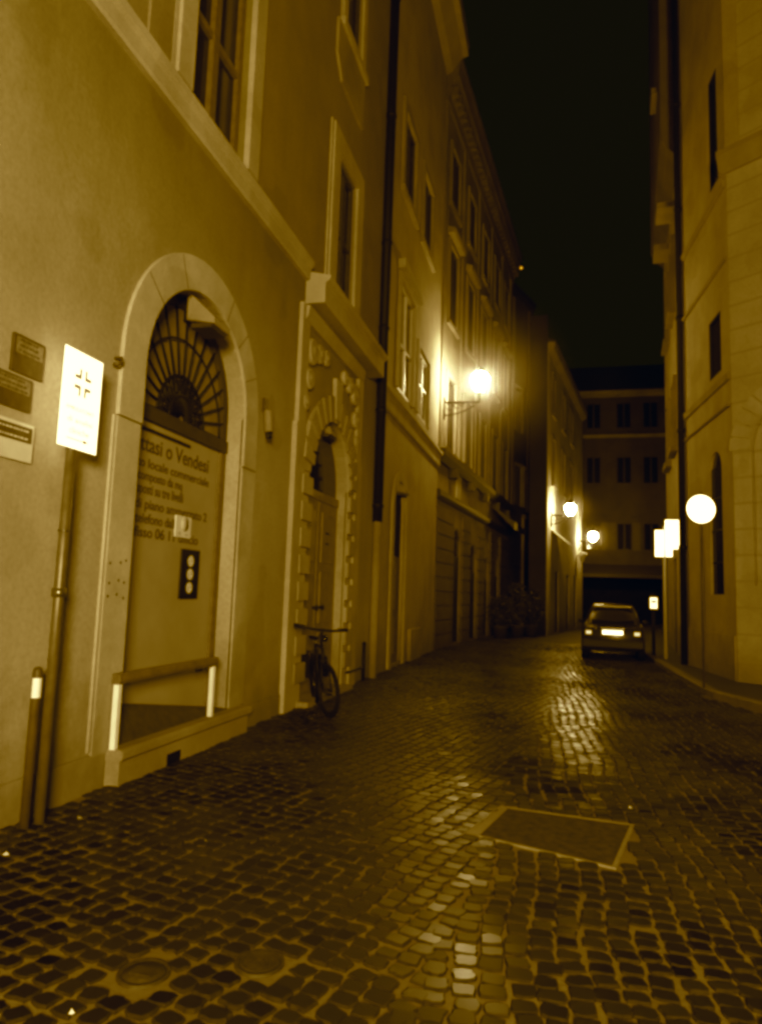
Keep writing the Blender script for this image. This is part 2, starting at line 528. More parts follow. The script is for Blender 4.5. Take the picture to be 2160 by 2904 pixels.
    a2 = me.attributes.new('dry', 'FLOAT', 'POINT'); a2.data.foreach_set('value', np.array(dry, dtype=np.float32))
    at = me.attributes.new('tone', 'FLOAT', 'POINT'); at.data.foreach_set('value', np.array(tone, dtype=np.float32))
    o = bpy.data.objects.new('street', me); COL.objects.link(o); tag(o, kind='structure')
    return o
street()

# far roadway beyond the modelled stones: a worn sheet with cobble bump, 4 mm above the bed
def far_road():
    m, nt, b = newmat('worn_far_paving')
    tc = N(nt, 'ShaderNodeTexCoord'); vo = N(nt, 'ShaderNodeTexVoronoi'); vo.inputs['Scale'].default_value = 8.5
    nt.links.new(tc.outputs['Object'], vo.inputs['Vector'])
    col = mixc(nt, ramp(nt, vo.outputs['Distance'], .2, .7), (.02, .015, .005), (.06, .04, .011))
    nt.links.new(col, b.inputs['Base Color']); b.inputs['Roughness'].default_value = .6; b.inputs['Specular IOR Level'].default_value = .1
    bump(nt, b, vo.outputs['Distance'], -.5, .03)
    mb = MB(); mb.add([(-3, 26.9, 0), (9, 26.9, 0), (12, 60, 0), (-1, 60, 0)], [(0, 1, 2, 3)])
    o = mb.build('road', m, recalc=False); tag(o, kind='structure')
far_road()

# right-hand pavement with its kerb
def pavement():
    edge = [(2.56, 50), (2.56, 30), (2.50, 20.8), (2.56, 13.9), (2.62, 13.45), (2.80, 12.95), (3.1, 12.1), (5.2, 6.6), (7.5, .5)]
    inner = [(9, 50), (9, 30), (9, 20.8), (9, 13.9), (9, 13.45), (9.3, 12.9), (9.6, 12), (11.5, 7), (14, .5)]
    k = len(edge)
    mb = MB()
    w = .17
    def off(i):
        a = Vector(edge[max(i - 1, 0)]); b_ = Vector(edge[min(i + 1, k - 1)]); d = (b_ - a).normalized()
        return Vector((-d.y, d.x))
    kin = [tuple(Vector(edge[i]) + off(i) * w) for i in range(k)]
    mb.add([(*p, .112) for p in kin] + [(*p, .112) for p in inner], [(i, i + 1, i + 1 + k, i + k) for i in range(k - 1)])
    o = mb.build('pavement', M['asphalt'], recalc=False); tag(o, kind='structure')
    kb = MB()
    prof = [lambda i: (*edge[i], -.03), lambda i: (*edge[i], .10), lambda i: (*tuple(Vector(edge[i]) + off(i) * .02), .118), lambda i: (*kin[i], .118), lambda i: (*kin[i], -.03)]
    vs = [f(i) for i in range(k) for f in prof]; q = len(prof)
    kb.add(vs, [(i * q + j, i * q + j + 1, (i + 1) * q + j + 1, (i + 1) * q + j) for i in range(k - 1) for j in range(q - 1)])
    o = kb.build('kerb', M['kerb']); tag(o, kind='structure')
pavement()

# ----------------------------------------------------------------- left, first house
L = Frame((-3.5, 0), (0, 1), (1, 0))
AC, AR, AS = 6.27, 1.01, 3.53          # pharmacy-side arch: centre, radius, springing
PC, PR, PS = 10.46, .98, 3.30          # carved portal
h1 = thing('town_house', 'nearest ochre house on the left with arched shuttered shop and carved stone portal', 'house', (-3.5, 6, 0))
wall1_holes = [archpoly(AC, AR, .2, AS), archpoly(PC, PR, .06, PS),
               rect(5.63, 6.90, 6.36, 9.6), rect(10.22, 11.26, 6.34, 8.72), rect(10.28, 11.22, 11.0, 13.6), rect(5.63, 6.90, 11.3, 13.8)]
mb = wall_sheet(MB(L), -4, 13.36, -.1, 18.4, wall1_holes, .30, .9)
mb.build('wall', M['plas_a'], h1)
# the render above the belt is a browner coat, 4 mm proud, cut round the windows
def coat(T, root, u0, u1, z0, z1, holes, mat, n=.004):
    polys = [[Vector((p[0], p[1], 0)) for p in rect(u0, u1, z0, z1)]] + [[Vector((p[0], p[1], 0)) for p in h] for h in holes]
    flat = [p for q in polys for p in q]
    m_ = MB(T); m_.add([(p.x, n, p.y) for p in flat], [tuple(t) for t in tessellate_polygon(polys)])
    return m_.build('upper_render', mat, root, recalc=False)
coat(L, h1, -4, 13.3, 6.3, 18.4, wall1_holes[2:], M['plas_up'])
MB(L).run([(0, 6.0), (.055, 6.0), (.07, 6.03), (.07, 6.17), (.11, 6.2), (.12, 6.27), (.03, 6.33), (0, 6.33)], -4, 9.05).build('belt_course', M['stone_up'], h1)
MB(L).run([(0, 5.86), (.06, 5.86), (.09, 5.92), (.09, 6.12), (.0, 6.17)], 12.55, 13.3).build('belt_course', M['stone_up'], h1)
# big window over the belt
w = window(L, h1, 5.63, 6.90, 6.36, 9.6, .12, .10, 1, (7.45, 8.5), surround=.27, sproj=.07)
MB(L).box(4.93, 5.29, .004, .03, 6.33, 9.9).build('pilaster_strip', M['plas_up'], h1)
window(L, h1, 10.22, 11.26, 6.34, 8.72, .09, .09, 1, (7.5,), fmat='wood_dark', surround=.34, sproj=.06)
w = window(L, h1, 10.28, 11.22, 11.0, 13.6, .09, .09, 1, (), fmat='wood_dark', surround=.20, sproj=.05, sill=.10)
MB(L).prism([(9.86, 10.86), (9.86, 10.25), (10.15, 9.93), (11.40, 9.93), (11.40, 10.86)], .004, .05).build('window_apron', M['stone_dim'], h1)
window(L, h1, 5.63, 6.90, 11.3, 13.8, .17, .10, 1, (), surround=.27, sproj=.07, sill=.1)

# -- shop doorway under the round arch
door = MB(L)
n_p = -.22
door.box(AC - AR + .005, AC + AR - .115, n_p - .05, n_p, .18, 3.12)
dr = door.build('shop_door', M['panel'], h1)
MB(L).box(AC + AR - .115, AC + AR - .003, n_p - .05, n_p + .035, .21, 3.12).build('door_post', M['wood'], dr)
MB(L).box(5.29, 6.50, n_p, n_p + .02, 3.03, 3.062).build('rain_strip', M['iron'], dr)
tx = -3.5 + n_p + .003
for s, y0, y1, z, h in (('Affittasi o Vendesi', 5.33, 6.94, 2.845, .155), ('questo locale commerciale', 5.31, 6.96, 2.695, .09),
                        ('composto da mq', 5.62, 6.41, 2.575, .09), ('disposti su tre livelli', 5.54, 6.44, 2.45, .10),
                        ('via di piano ammezzato 2', 5.40, 6.97, 2.31, .095), ('telefono dalle ore', 5.63, 6.62, 2.175, .095), ('prefisso 06 11 ufficio', 5.40, 6.80, 2.045, .10)):
    text_mesh(s, h * 1.36, (tx, y0, z), (0, 1), M['ink'], dr, width=y1 - y0, bold=h * .018)
# fanlight: dark timber rim, old panes, iron sunburst
fl = MB(L)
fl.box(AC - AR + .003, AC + AR - .003, n_p - .05, n_p + .05, 3.13, 3.26)
fl.ring(arcline(AC, AR - .003, AS), arcline(AC, AR - .12, AS), n_p - .05, n_p + .03)
fl.box(AC - AR + .003, AC - AR + .12, n_p - .05, n_p + .03, 3.26, AS); fl.box(AC + AR - .12, AC + AR - .003, n_p - .05, n_p + .03, 3.26, AS)
fan = fl.build('fanlight', M['wood_dark'], h1)
MB(L).prism(archpoly(AC, AR - .06, 3.2, AS), n_p - .04, n_p - .02).build('pane', M['glass_old'], fan)
g = MB(L)
fc = (AC, 3.27)
def on_arch(a, r):   # ray from the sunburst centre to the arch line
    u, z = fc[0] + math.cos(a) * r, fc[1] + math.sin(a) * r
    return u, z
for i in range(17):
    a = math.pi * i / 16
    r1 = .45
    # distance to the rim
    lo_, hi_ = .3, 1.6
    for _ in range(25):
        md = (lo_ + hi_) / 2; u, z = on_arch(a, md)
        ins = (abs(u - AC) < AR - .1) if z < AS else ((u - AC) ** 2 + (z - AS) ** 2 < (AR - .1) ** 2)
        if ins: lo_ = md
        else: hi_ = md
    p0 = on_arch(a, r1); p1 = on_arch(a, lo_)
    g.tube([(p0[0], n_p + .02, p0[1]), (p1[0], n_p + .02, p1[1])], .014, 6)
    p2 = on_arch(a + .1, .07)
    g.tube([(p2[0], n_p + .02, p2[1]), (p0[0], n_p + .02, p0[1])], .017, 6)
for r_ in (.45, .24, .82):
    g.tube([(q[0], n_p + .025, q[1]) for q in arcline(fc[0], r_, fc[1], 28)], .015 if r_ < .8 else .011, 6)
for k in range(7):      # curled infill of the inner half-round
    a = math.pi * (k + .5) / 7
    c = on_arch(a, .34)
    g.tube([(c[0] + .06 * math.cos(t), n_p + .02, c[1] + .06 * math.sin(t)) for t in np.linspace(0, 2 * math.pi, 12)], .016, 5)
g.build('sunburst_grille', M['iron'], fan)
# stone surround
sr = MB(L)
pr = .035
sr.ring(arcline(AC, AR + .34, AS, 30), arcline(AC, AR, AS, 30), -.02, pr)
for s_ in (-1, 1):
    a, b_ = sorted((AC + s_ * AR, AC + s_ * (AR + .34)))
    sr.box(a, b_, -.02, pr, 2.98, AS)
    sr.box(a, b_, -.02, pr - .012, .26, 2.972)
    o0 = a - .04 if s_ < 0 else b_; sr.box(o0, o0 + .04, -.02, .018, .3, 2.97)
ss = sr.build('arch_surround', M['stone'], h1, bevel=.006)
j = MB(L)
for a in (.42, .8, 1.15, 2.0, 2.5):
    d = Vector((math.cos(a), math.sin(a))); t = Vector((-d.y, d.x)) * .004
    q = [(AC + d.x * r_ + t.x * s_, AS + d.y * r_ + t.y * s_) for r_, s_ in ((AR + .01, -1), (AR + .33, -1), (AR + .33, 1), (AR + .01, 1))]
    j.prism(q, pr, pr + .002)
j.build('stone_joint', M['plaque'], ss)
d = MB(L)
for z in (1.78, 1.62, 1.50):
    for u in (4.98, 5.1, 5.19): d.lathe((u + random.uniform(-.02, .02), pr - .012, z + random.uniform(-.02, .02)), [(.013, 0), (.01, .003), (0, .003)], 8, 'y')
d.build('fixing_hole', M['plaque'], ss)
# threshold and ramp board
th = MB(L); th.box(5.14, 7.56, -.02, .13, .0, .20); th.run([(-.02, .2), (.15, .2), (.17, .22), (.17, .27), (.14, .29), (-.02, .29)], 5.12, 7.58)
th.build('threshold', M['stone_dim'], h1)
MB(L).box(5.86, 6.10, .13, .133, .0, .105).build('drain_hole', M['lens'], h1)
MB(L).add([(5.27, -.19, .62), (7.27, -.19, .30), (7.27, .02, .292), (5.27, .02, .292), (5.27, -.19, .2), (7.27, -.19, .2), (7.27, .02, .2), (5.27, .02, .2)],
          [(0, 1, 2, 3), (0, 3, 7, 4), (1, 2, 6, 5), (4, 5, 6, 7), (0, 1, 5, 4), (3, 2, 6, 7)]).build('ramp_board', M['gravelboard'], h1)
# plinth at the wall foot
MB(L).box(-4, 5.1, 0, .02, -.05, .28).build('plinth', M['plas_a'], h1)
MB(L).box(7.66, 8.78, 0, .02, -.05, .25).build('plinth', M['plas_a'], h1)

# -- carved portal
po = MB(L)
for s_ in (-1, 1):
    a, b_ = sorted((PC + s_ * 1.30, PC + s_ * 1.66)); po.box(a, b_, -.02, .07, .0, 3.9)
    a, b_ = sorted((PC + s_ * 1.30, PC + s_ * 1.60)); po.box(a, b_, -.02, .06, 3.9, 5.62)
    a, b_ = sorted((PC + s_ * PR, PC + s_ * 1.30)); po.box(a, b_, -.02, .03, .0, PS)
po.ring(arcline(PC, 1.30, PS, 30), arcline(PC, PR, PS, 30), -.02, .05)
po.run([(0, 5.40), (.06, 5.40), (.10, 5.46), (.12, 5.60), (0, 5.62)], PC - 1.5, PC + 1.5)
pt = po.build('portal_surround', M['stone_up'], h1, bevel=.006)
co = MB(L)
co.run([(0, 5.66), (.30, 5.66), (.30, 5.96), (.36, 6.0), (.38, 6.06), (.10, 6.13), (0, 6.13)], PC - 1.42, PC + 2.1)
co.build('cornice', M['stone_up'], pt, bevel=.008)
bl = MB(L)
z = .35
while z < PS - .1:      # toothed blocks up both jambs
    for s_ in (-1, 1):
        a, b_ = sorted((PC + s_ * (PR - .02), PC + s_ * 1.36)); bl.box(a, b_, .03, .088, z, z + .255)
    z += .372
for i in range(13):     # and round the arch
    a0 = .04 + i * (math.pi - .08) / 13; a1 = a0 + (math.pi - .08) / 13 * .68
    bl.ring(arcline(PC, 1.36, PS, 3, a0, a1), arcline(PC, PR - .02, PS, 3, a0, a1), .05, .095)
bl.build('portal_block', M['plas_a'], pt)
cv = MB(L)              # carved keystone and scrolls in the spandrels
cv.prism([(PC - .11, 4.3), (PC + .11, 4.3), (PC + .17, 4.95), (PC - .17, 4.95)], .05, .12)
for s_ in (-1, 1):
    for (du, z, r_, nn) in ((1.12, 5.05, .20, .12), (.80, 5.12, .15, .11), (1.22, 4.62, .16, .12), (.5, 5.16, .13, .11), (1.32, 4.25, .12, .11)):
        cv.lathe((PC + s_ * du, 0.0, z), [(r_, 0), (r_, nn * .45), (r_ * .8, nn * .45 + .035), (r_ * .6, nn * .45 + .0), (r_ * .3, nn * .45 + .04), (0, nn * .45 + .045)], 12, 'y')
cv.build('carving', M['stone_up'], pt)
dd = MB(L)
for s_ in (0, 1):
    a = PC - PR + s_ * PR
    dd.box(a + .006, a + PR - .006, -.21, -.15, .08, 3.02)
    for zz in ((.25, .95), (1.1, 1.9), (2.05, 2.85)):
        dd.box(a + .16, a + PR - .16, -.15, -.13, *zz)
dd.box(PC - PR, PC + PR, -.22, -.13, 3.02, 3.16)
pd = dd.build('portal_door', M['wood_door'], h1, bevel=.008)
MB(L).prism(archpoly(PC, PR - .01, 3.16, PS), -.21, -.19).build('fanlight_pane', M['glass'], pd)
hn = MB(L)
for s_ in (-1, 1): hn.lathe((PC + s_ * .14, -.12, 1.35), [(.02, -.03), (.02, .03), (.045, .05), (.03, .08), (0, .085)], 10, 'y')
for zz in (2.35, 2.52): hn.box(PC + .34, PC + .50, -.13, -.122, zz, zz + .03)
hn.build('handle', M['iron'], pd)
MB(L).box(PC - 1.1, PC + 1.1, -.28, .2, -.03, .075).build('threshold', M['stone_dim'], pd)

# rain pipe at the party wall
pp = MB(L); pp.tube([(13.22, .10, 18.3), (13.22, .10, 2.98)], .10, 10)
for z in (17, 14.2, 11.5, 8.7, 6.9, 5.2, 3.3): pp.lathe((13.22, .10, z), [(.115, -.04), (.12, 0), (.115, .04)], 10)
dp = pp.build('drain_pipe', M['iron'], h1)
MB(L).tube([(13.22, .10, 2.98), (13.22, .10, 0)], .082, 10).build('pipe_foot', M['stone_dim'], dp)

# ----------------------------------------------------------------- left, second house
h2 = thing('town_house', 'second house on the left, past the black rain pipe, with lamplit tall windows', 'house', (-3.5, 17, 0))
H2 = [archpoly(15.62, .62, .06, 3.55), rect(14.98, 16.62, 6.2, 8.75), rect(17.25, 18.75, 6.2, 7.95), rect(14.95, 16.3, 10.9, 12.9), rect(17.4, 18.7, 10.9, 12.9)]
wall_sheet(MB(L), 13.36, 20.66, -.1, 19.0, H2, .12, .9).build('wall', M['plas_b'], h2)
MB(L).run([(0, 5.42), (.05, 5.42), (.07, 5.46), (.09, 5.72), (.16, 5.78), (.16, 5.88), (0, 5.92)], 13.36, 20.66).build('belt_course', M['stone_up'], h2)
wA = window(L, h2, 14.98, 16.62, 6.2, 8.75, .07, .09, 1, (7.35,), fmat='cream', gmat='glass', surround=.14, sproj=.05)
MB(L).box(14.75, 16.9, 0, .16, 8.92, 9.14).build('lintel', M['stone'], wA)
wB = window(L, h2, 17.25, 18.75, 6.2, 7.95, .07, .09, 1, (7.1,), fmat='cream', gmat='glass', surround=.16, sproj=.05)
for a in (14.95, 17.4):
    window(L, h2, a, a + 1.3, 10.9, 12.9, .07, .08, 1, (), fmat='wood_dark', surround=.2, sproj=.05, sill=.1, smat='stone_dim')
a3 = MB(L)
a3.ring(arcline(15.62, .84, 3.55, 20), arcline(15.62, .62, 3.55, 20), -.02, .04)
for s_ in (-1, 1):
    a, b_ = sorted((15.62 + s_ * .62, 15.62 + s_ * .84)); a3.box(a, b_, -.02, .04, 0, 3.55)
a3.build('arch_surround', M['stone_up'], h2)
d3 = MB(L); d3.box(15.005, 16.235, -.115, -.085, .07, 2.45)
for u in (15.1, 15.68): d3.box(u, u + .46, -.085, -.07, .25, 1.1); d3.box(u, u + .46, -.085, -.07, 1.25, 2.3)
d3 = d3.build('house_door', M['wood'], h2)
MB(L).prism(archpoly(15.62, .615, 2.45, 3.55), -.115, -.095).build('fanlight_pane', M['dimglass'], d3)
MB(L).box(16.9, 18.3, .0, .09, 0, .75).build('stone_bench', M['plas_b'], h2)
eave = MB(L).run([(0, 18.2), (.2, 18.3), (.5, 18.75), (.66, 18.8), (.66, 19.05), (0, 19.1)], 13.36, 20.66); eave.build('eave', M['stone_dim'], h2)
MB(L).run([(-.9, 19.0), (.7, 19.1), (-.9, 19.9)], 13.36, 20.7).build('roof', M['roof'], h2)

# ----------------------------------------------------------------- left, the long palace (third house)
A3, B3 = (-3.53, 20.66), (-2.30, 34.6)
P3 = Frame(A3, (B3[0] - A3[0], B3[1] - A3[1]))
len3 = (Vector(B3) - Vector(A3)).length
h3 = thing('palace', 'long palace with heavy cornice and dark balcony band behind the nearest lit lamp', 'palace', (-3, 27, 0))
holes3 = []
doors3 = [(2.9, .55, 3.3), (5.6, .62, 2.9), (8.2, .5, 2.7), (10.6, .55, 2.9)]
for u, r_, zs in doors3: holes3.append(archpoly(u, r_, .06, zs, 12))
bays = [1.55, 4.3, 7.05, 9.8, 12.4]
rows = [(6.25, 8.6), (10.4, 13.0), (14.4, 16.4)]
for u in bays:
    for z0, z1 in rows: holes3.append(rect(u - .55, u + .55, z0, z1))
wall_sheet(MB(P3), 0, len3, -.1, 18.6, holes3, .08, .9).build('wall', M['plas_c'], h3)
edges = [0.02] + sum([[u - r_ - .12, u + r_ + .12] for u, r_, zs in doors3], []) + [len3 - .02]
for i in range(0, len(edges), 2):
    rb = MB(P3); z = .02
    while z < 4.3:
        rb.box(edges[i], edges[i + 1], .0, .07, z, z + .39); z += .43
    rb.build('rusticated_pier', M['plas_d'], h3)
cnp = MB(P3)
cnp.add([(9.2, .02, 5.5), (12.2, .02, 5.5), (12.2, 1.0, 4.75), (9.2, 1.0, 4.75), (9.2, .02, 5.42), (12.2, .02, 5.42), (12.2, 1.0, 4.45), (9.2, 1.0, 4.45)],
        [(0, 1, 2, 3), (4, 5, 6, 7), (0, 1, 5, 4), (2, 3, 7, 6), (0, 3, 7, 4), (1, 2, 6, 5)])
cnp.build('awning', M['wood_dark'], h3)
bc = MB(P3)
bc.run([(0, 4.5), (.06, 4.5), (.13, 4.62), (.14, 4.76), (0, 4.8)], 0, len3 - .2); bc.build('belt_course', M['wood_dark'], h3)  # dark colour stands in for the course's shaded underside
bb = MB(P3)
bb.run([(0, 5.65), (.1, 5.65), (.24, 5.85), (.25, 6.02), (0, 6.05)], .05, len3 - .2)
for u in np.arange(1.6, len3 - 1, 2.75):
    bb.box(u - .14, u + .14, 0, .28, 5.35, 5.65)
bb.build('balcony_band', M['wood_dark'], h3)  # shade under the band is put into its dark colour
MB(P3).box(2.55, 3.2, 0, .05, 4.85, 5.64).build('wall_panel', M['stone'], h3)
for u in bays:
    for q, (z0, z1) in enumerate(rows):
        window(P3, h3, u - .55, u + .55, z0, z1, .045, .07, 1, (), fmat='wood_dark', surround=.16, sproj=.05, sill=.10 if q else 0, smat='stone_dim')
for u in bays: MB(P3).run([(0, 13.25), (.2, 13.25), (.24, 13.4), (0, 13.5)], u - .85, u + .85).build('window_hood', M['stone_dim'], h3)
for u in (.28, 2.95, 5.68, 8.45, 11.15, 13.6): MB(P3).box(u - .2, u + .2, 0, .06, 6.06, 17.4).build('pilaster', M['plas_c'], h3)
for u, r_, zs in doors3:
    dq = MB(P3).box(u - r_ + .005, u + r_ - .005, -.075, -.05, .06, zs - .4).build('house_door', M['iron'], h3)
    MB(P3).prism(archpoly(u, r_ - .005, zs - .4, zs, 12), -.075, -.06).build('fanlight_pane', M['glass'], dq)
cn = MB(P3)
cn.run([(0, 17.4), (.08, 17.4), (.12, 17.62), (.2, 17.75), (.2, 17.95), (.40, 18.2), (.44, 18.5), (.5, 18.7), (0, 18.75)], -.02, len3 + .05)
for u in np.arange(.2, len3, .42): cn.box(u, u + .2, .12, .36, 17.66, 17.94)
cn.build('cornice', M['plas_d'], h3)
MB(P3).run([(-.9, 18.6), (.52, 18.75), (-.9, 19.4)], 0, len3).build('roof', M['roof'], h3)

# the dark end house where the street narrows
C3 = (-1.32, 37.5)
P3b = Frame(B3, (C3[0] - B3[0], C3[1] - B3[1])); l3b = (Vector(C3) - Vector(B3)).length
h3b = thing('town_house', 'dim house in shadow just past the long palace, lower part hidden by shrubs', 'house', (-1.8, 36, 0))
hb = [rect(.6, 1.5, 6.2, 8.2), rect(.6, 1.5, 10, 12.2), rect(2.0, 2.8, 6.2, 8.2), rect(.7, 1.6, .06, 3.1)]
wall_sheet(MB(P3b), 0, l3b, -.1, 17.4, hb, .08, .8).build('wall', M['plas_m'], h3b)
MB(P3b).box(1.72, 1.9, 0, .1, 0, 5.6).build('pilaster', M['stone_dim'], h3b)  # pale strip added where this wall catches light, shaped as a pilaster
for u in (.3, 2.4): MB(P3b).box(u - .12, u + .12, 0, .08, 6.0, 16.8).build('pilaster', M['plas_d'], h3b)
MB(P3b).box(1.66, 2.0, 0, .22, 5.6, 5.8).build('pilaster_cap', M['plas_d'], h3b)
for (u0, u1, z0, z1) in ((.6, 1.5, 6.2, 8.2), (.6, 1.5, 10, 12.2), (2.0, 2.8, 6.2, 8.2)):
    window(P3b, h3b, u0, u1, z0, z1, .05, .07, 1, (), fmat='wood_dark', surround=.15, sproj=.05, smat='stone_dim')
MB(P3b).box(.705, 1.595, -.075, -.05, .06, 3.08).build('house_door', M['wood_dark'], h3b)
MB(P3b).run([(0, 17.0), (.12, 17.2), (.16, 17.45), (0, 17.5)], 0, l3b).build('cornice', M['plas_k'], h3b)

# ----------------------------------------------------------------- left, fourth house stepping out (lamp two)
A4, B4 = (-.43, 31.8), (1.5, 45)
P4 = Frame(A4, (B4[0] - A4[0], B4[1] - A4[1])); l4 = (Vector(B4) - Vector(A4)).length
h4 = thing('town_house', 'tall narrow house jutting into the street with a dark side wall and two lamps', 'house', (0, 37, 0))
h4h = [rect(1.2, 2.0, 6.9, 9), rect(4.4, 5.3, 6.9, 9), rect(7.6, 8.5, 6.9, 9), rect(1.2, 2.0, 10.2, 12), rect(4.4, 5.3, 10.2, 12), rect(7.6, 8.5, 10.2, 12),
       rect(2.4, 3.5, .06, 2.9), rect(6.2, 7.3, .06, 2.9), rect(9.2, 10.4, .06, 3.0)]
wall_sheet(MB(P4), 0, l4, -.1, 13.2, h4h, .10, .75).build('wall', M['plas_l'], h4)
for r_ in h4h[:6]:
    u0, z0, u1, z1 = r_[0][0], r_[0][1], r_[2][0], r_[2][1]
    window(P4, h4, u0, u1, z0, z1, .06, .07, 1, (), fmat='wood_dark', surround=.14, sproj=.05, sill=.1, smat='stone_dim')
for r_ in h4h[6:]:
    MB(P4).box(r_[0][0] + .005, r_[2][0] - .005, -.095, -.06, .06, r_[2][1] - .01).build('house_door', M['wood_dark'], h4)
MB(P4).run([(0, 12.75), (.25, 12.95), (.3, 13.2), (0, 13.25)], 0, l4).build('cornice', M['stone_dim'], h4)
MB(P4).run([(-.75, 13.2), (.35, 13.25), (-.75, 13.8)], 0, l4).build('roof', M['roof'], h4)
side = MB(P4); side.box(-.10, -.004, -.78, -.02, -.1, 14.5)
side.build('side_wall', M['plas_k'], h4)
aw = MB(P4)
aw.add([(1.0, .02, 4.75), (2.9, .02, 4.75), (2.9, .75, 4.15), (1.0, .75, 4.15), (1.0, .02, 4.70), (2.9, .02, 4.70), (2.9, .75, 4.10), (1.0, .75, 4.10)],
       [(0, 1, 2, 3), (4, 5, 6, 7), (0, 1, 5, 4), (2, 3, 7, 6), (0, 3, 7, 4), (1, 2, 6, 5)])
aw.build('awning', M['cream'], h4)

# ----------------------------------------------------------------- end of the street
E = Frame((-3, 48), (1, 0), (0, -1))
h5 = thing('apartment_house', 'dim four-storey house closing the far end of the street behind the car', 'house', (3.5, 48, 0))
eh = []
for u in (3.4, 5.32, 7.24, 8.9, 11.5):
    for z0, z1 in ((4.9, 6.7), (9.3, 11.1), (13.0, 14.75)): eh.append(rect(u - .48, u + .48, z0, z1))
eh.append(rect(3.95, 10.8, .2, 3.85))
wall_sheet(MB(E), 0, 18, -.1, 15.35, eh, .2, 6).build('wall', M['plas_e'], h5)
for k, r_ in enumerate(eh[:-1]):
    window(E, h5, r_[0][0], r_[2][0], r_[0][1], r_[2][1], .12, .07, 1, (), fmat='wood_dark', shutters=(k % 3 == 0 and 0 < k < 9))
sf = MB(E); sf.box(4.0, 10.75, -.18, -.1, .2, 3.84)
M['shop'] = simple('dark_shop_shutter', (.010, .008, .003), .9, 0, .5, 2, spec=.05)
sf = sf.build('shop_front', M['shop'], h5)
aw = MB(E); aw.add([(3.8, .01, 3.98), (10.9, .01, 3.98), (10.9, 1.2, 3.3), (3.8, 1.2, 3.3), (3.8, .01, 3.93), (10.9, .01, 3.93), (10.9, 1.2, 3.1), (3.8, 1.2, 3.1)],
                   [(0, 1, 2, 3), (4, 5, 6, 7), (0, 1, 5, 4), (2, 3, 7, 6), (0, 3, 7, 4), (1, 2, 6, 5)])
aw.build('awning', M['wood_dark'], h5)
MB(E).run([(0, 12.35), (.1, 12.35), (.12, 12.55), (0, 12.6)], 0, 18).build('string_course', M['stone_dim'], h5)
MB(E).run([(0, 15.1), (.4, 15.25), (.45, 15.45), (0, 15.5)], 0, 18).build('cornice', M['stone_dim'], h5)
MB(E).run([(-6, 15.35), (.5, 15.5), (-3, 18.2)], 0, 18).build('roof', M['roof'], h5)

# ----------------------------------------------------------------- right, corner house
RC, RD = (3.15, 19.1), (3.46, 15.41)
PR_ = Frame(RC, (RD[0] - RC[0], RD[1] - RC[1]), (-1, -.084)); lR = (Vector(RD) - Vector(RC)).length
h6 = thing('corner_house', 'corner house on the right with round-topped window and coursed stone at its angle', 'house', (3.4, 17, 0))
rh = [rect(2.24, 3.12, 6.62, 7.98), rect(2.55, 3.16, 11.0, 13.7), archpoly(2.53, .45, 1.82, 4.5, 14), [(2.27, .24), (2.74, .24), (2.62, .62), (2.40, .62)]]
wall_sheet(MB(PR_), 0, lR, -.1, 26, rh, .09, .8).build('wall', M['plas_r'], h6)
for (u0, u1, z0, z1) in ((2.24, 3.12, 6.62, 7.98), (2.55, 3.16, 11.0, 13.7)):
    window(PR_, h6, u0, u1, z0, z1, .05, .03, 0, (), fmat='iron')
wn = MB(PR_).prism(archpoly(2.53, .448, 1.825, 4.5, 14), -.085, -.065).build('arched_window', M['glass'], h6)
ir = MB(PR_)
for u in (2.2, 2.36, 2.53, 2.7, 2.86): ir.tube([(u, -.04, 1.83), (u, -.04, 4.62)], .014, 6)
for z in (2.5, 3.2, 3.9): ir.box(2.09, 2.97, -.05, -.03, z, z + .03)
ir.build('window_bars', M['iron'], wn)
MB(PR_).prism([(2.28, .25), (2.73, .25), (2.615, .615), (2.405, .615)], -.08, -.06).build('cellar_vent', M['lens'], h6)
for z, h_ in ((10.66, .16), (8.95, .08), (6.42, .16), (5.75, .05)):
    MB(PR_).run([(0, z - h_), (.05, z - h_), (.07, z - .02), (0, z)], .15, lR - .06).build('string_course', M['stone_dim'], h6)
MB(PR_).box(.02, lR - .05, 0, .03, -.05, 1.0).build('plinth', M['plas_r'], h6)
f2 = Frame(RD, (.77, -.64), (-.64, -.77))
ah = [archpoly(1.42, 1.05, 2.0, 4.7, 24)]
wall_sheet(MB(f2), 0.0, 6, -.1, 26, ah, .12, .8).build('coursed_wall', M['rust'], h6)
MB(f2).prism(archpoly(1.42, 1.04, 2.0, 4.7, 24), -.11, -.1).build('blind_arch', M['rust'], h6)
vs_ = MB(f2)
for i in range(15):
    a0 = i * math.pi / 15 + .01; a1 = (i + 1) * math.pi / 15 - .015
    vs_.ring(arcline(1.42, 1.48, 4.7, 3, a0, a1), arcline(1.42, 1.06, 4.7, 3, a0, a1), 0, .035)
vs_.build('voussoir_ring', M['stone'], h6)
MB(f2).run([(0, 10.75), (.06, 10.75), (.16, 10.95), (.22, 11.1), (.22, 11.22), (0, 11.3)], -.1, 6).build('belt_course', M['stone_dim'], h6)
MB(f2).box(.0, .30, .0, .04, 11.3, 26).build('corner_pilaster', M['plas_r'], h6)
pb = MB(PR_); pb.tube([(.12, .10, 26), (.12, .10, .1)], .085, 10)
for z in (3, 6, 9, 12, 15): pb.lathe((.12, .10, z), [(.1, -.05), (.105, 0), (.1, .05)], 10)
pb.build('drain_pipe', M['iron'], h6)
cb = MB(PR_); cb.tube([(1.55, .035, 4.2), (1.55, .035, .2)], .018, 6); cb.build('cable', M['wood_dark'], h6)

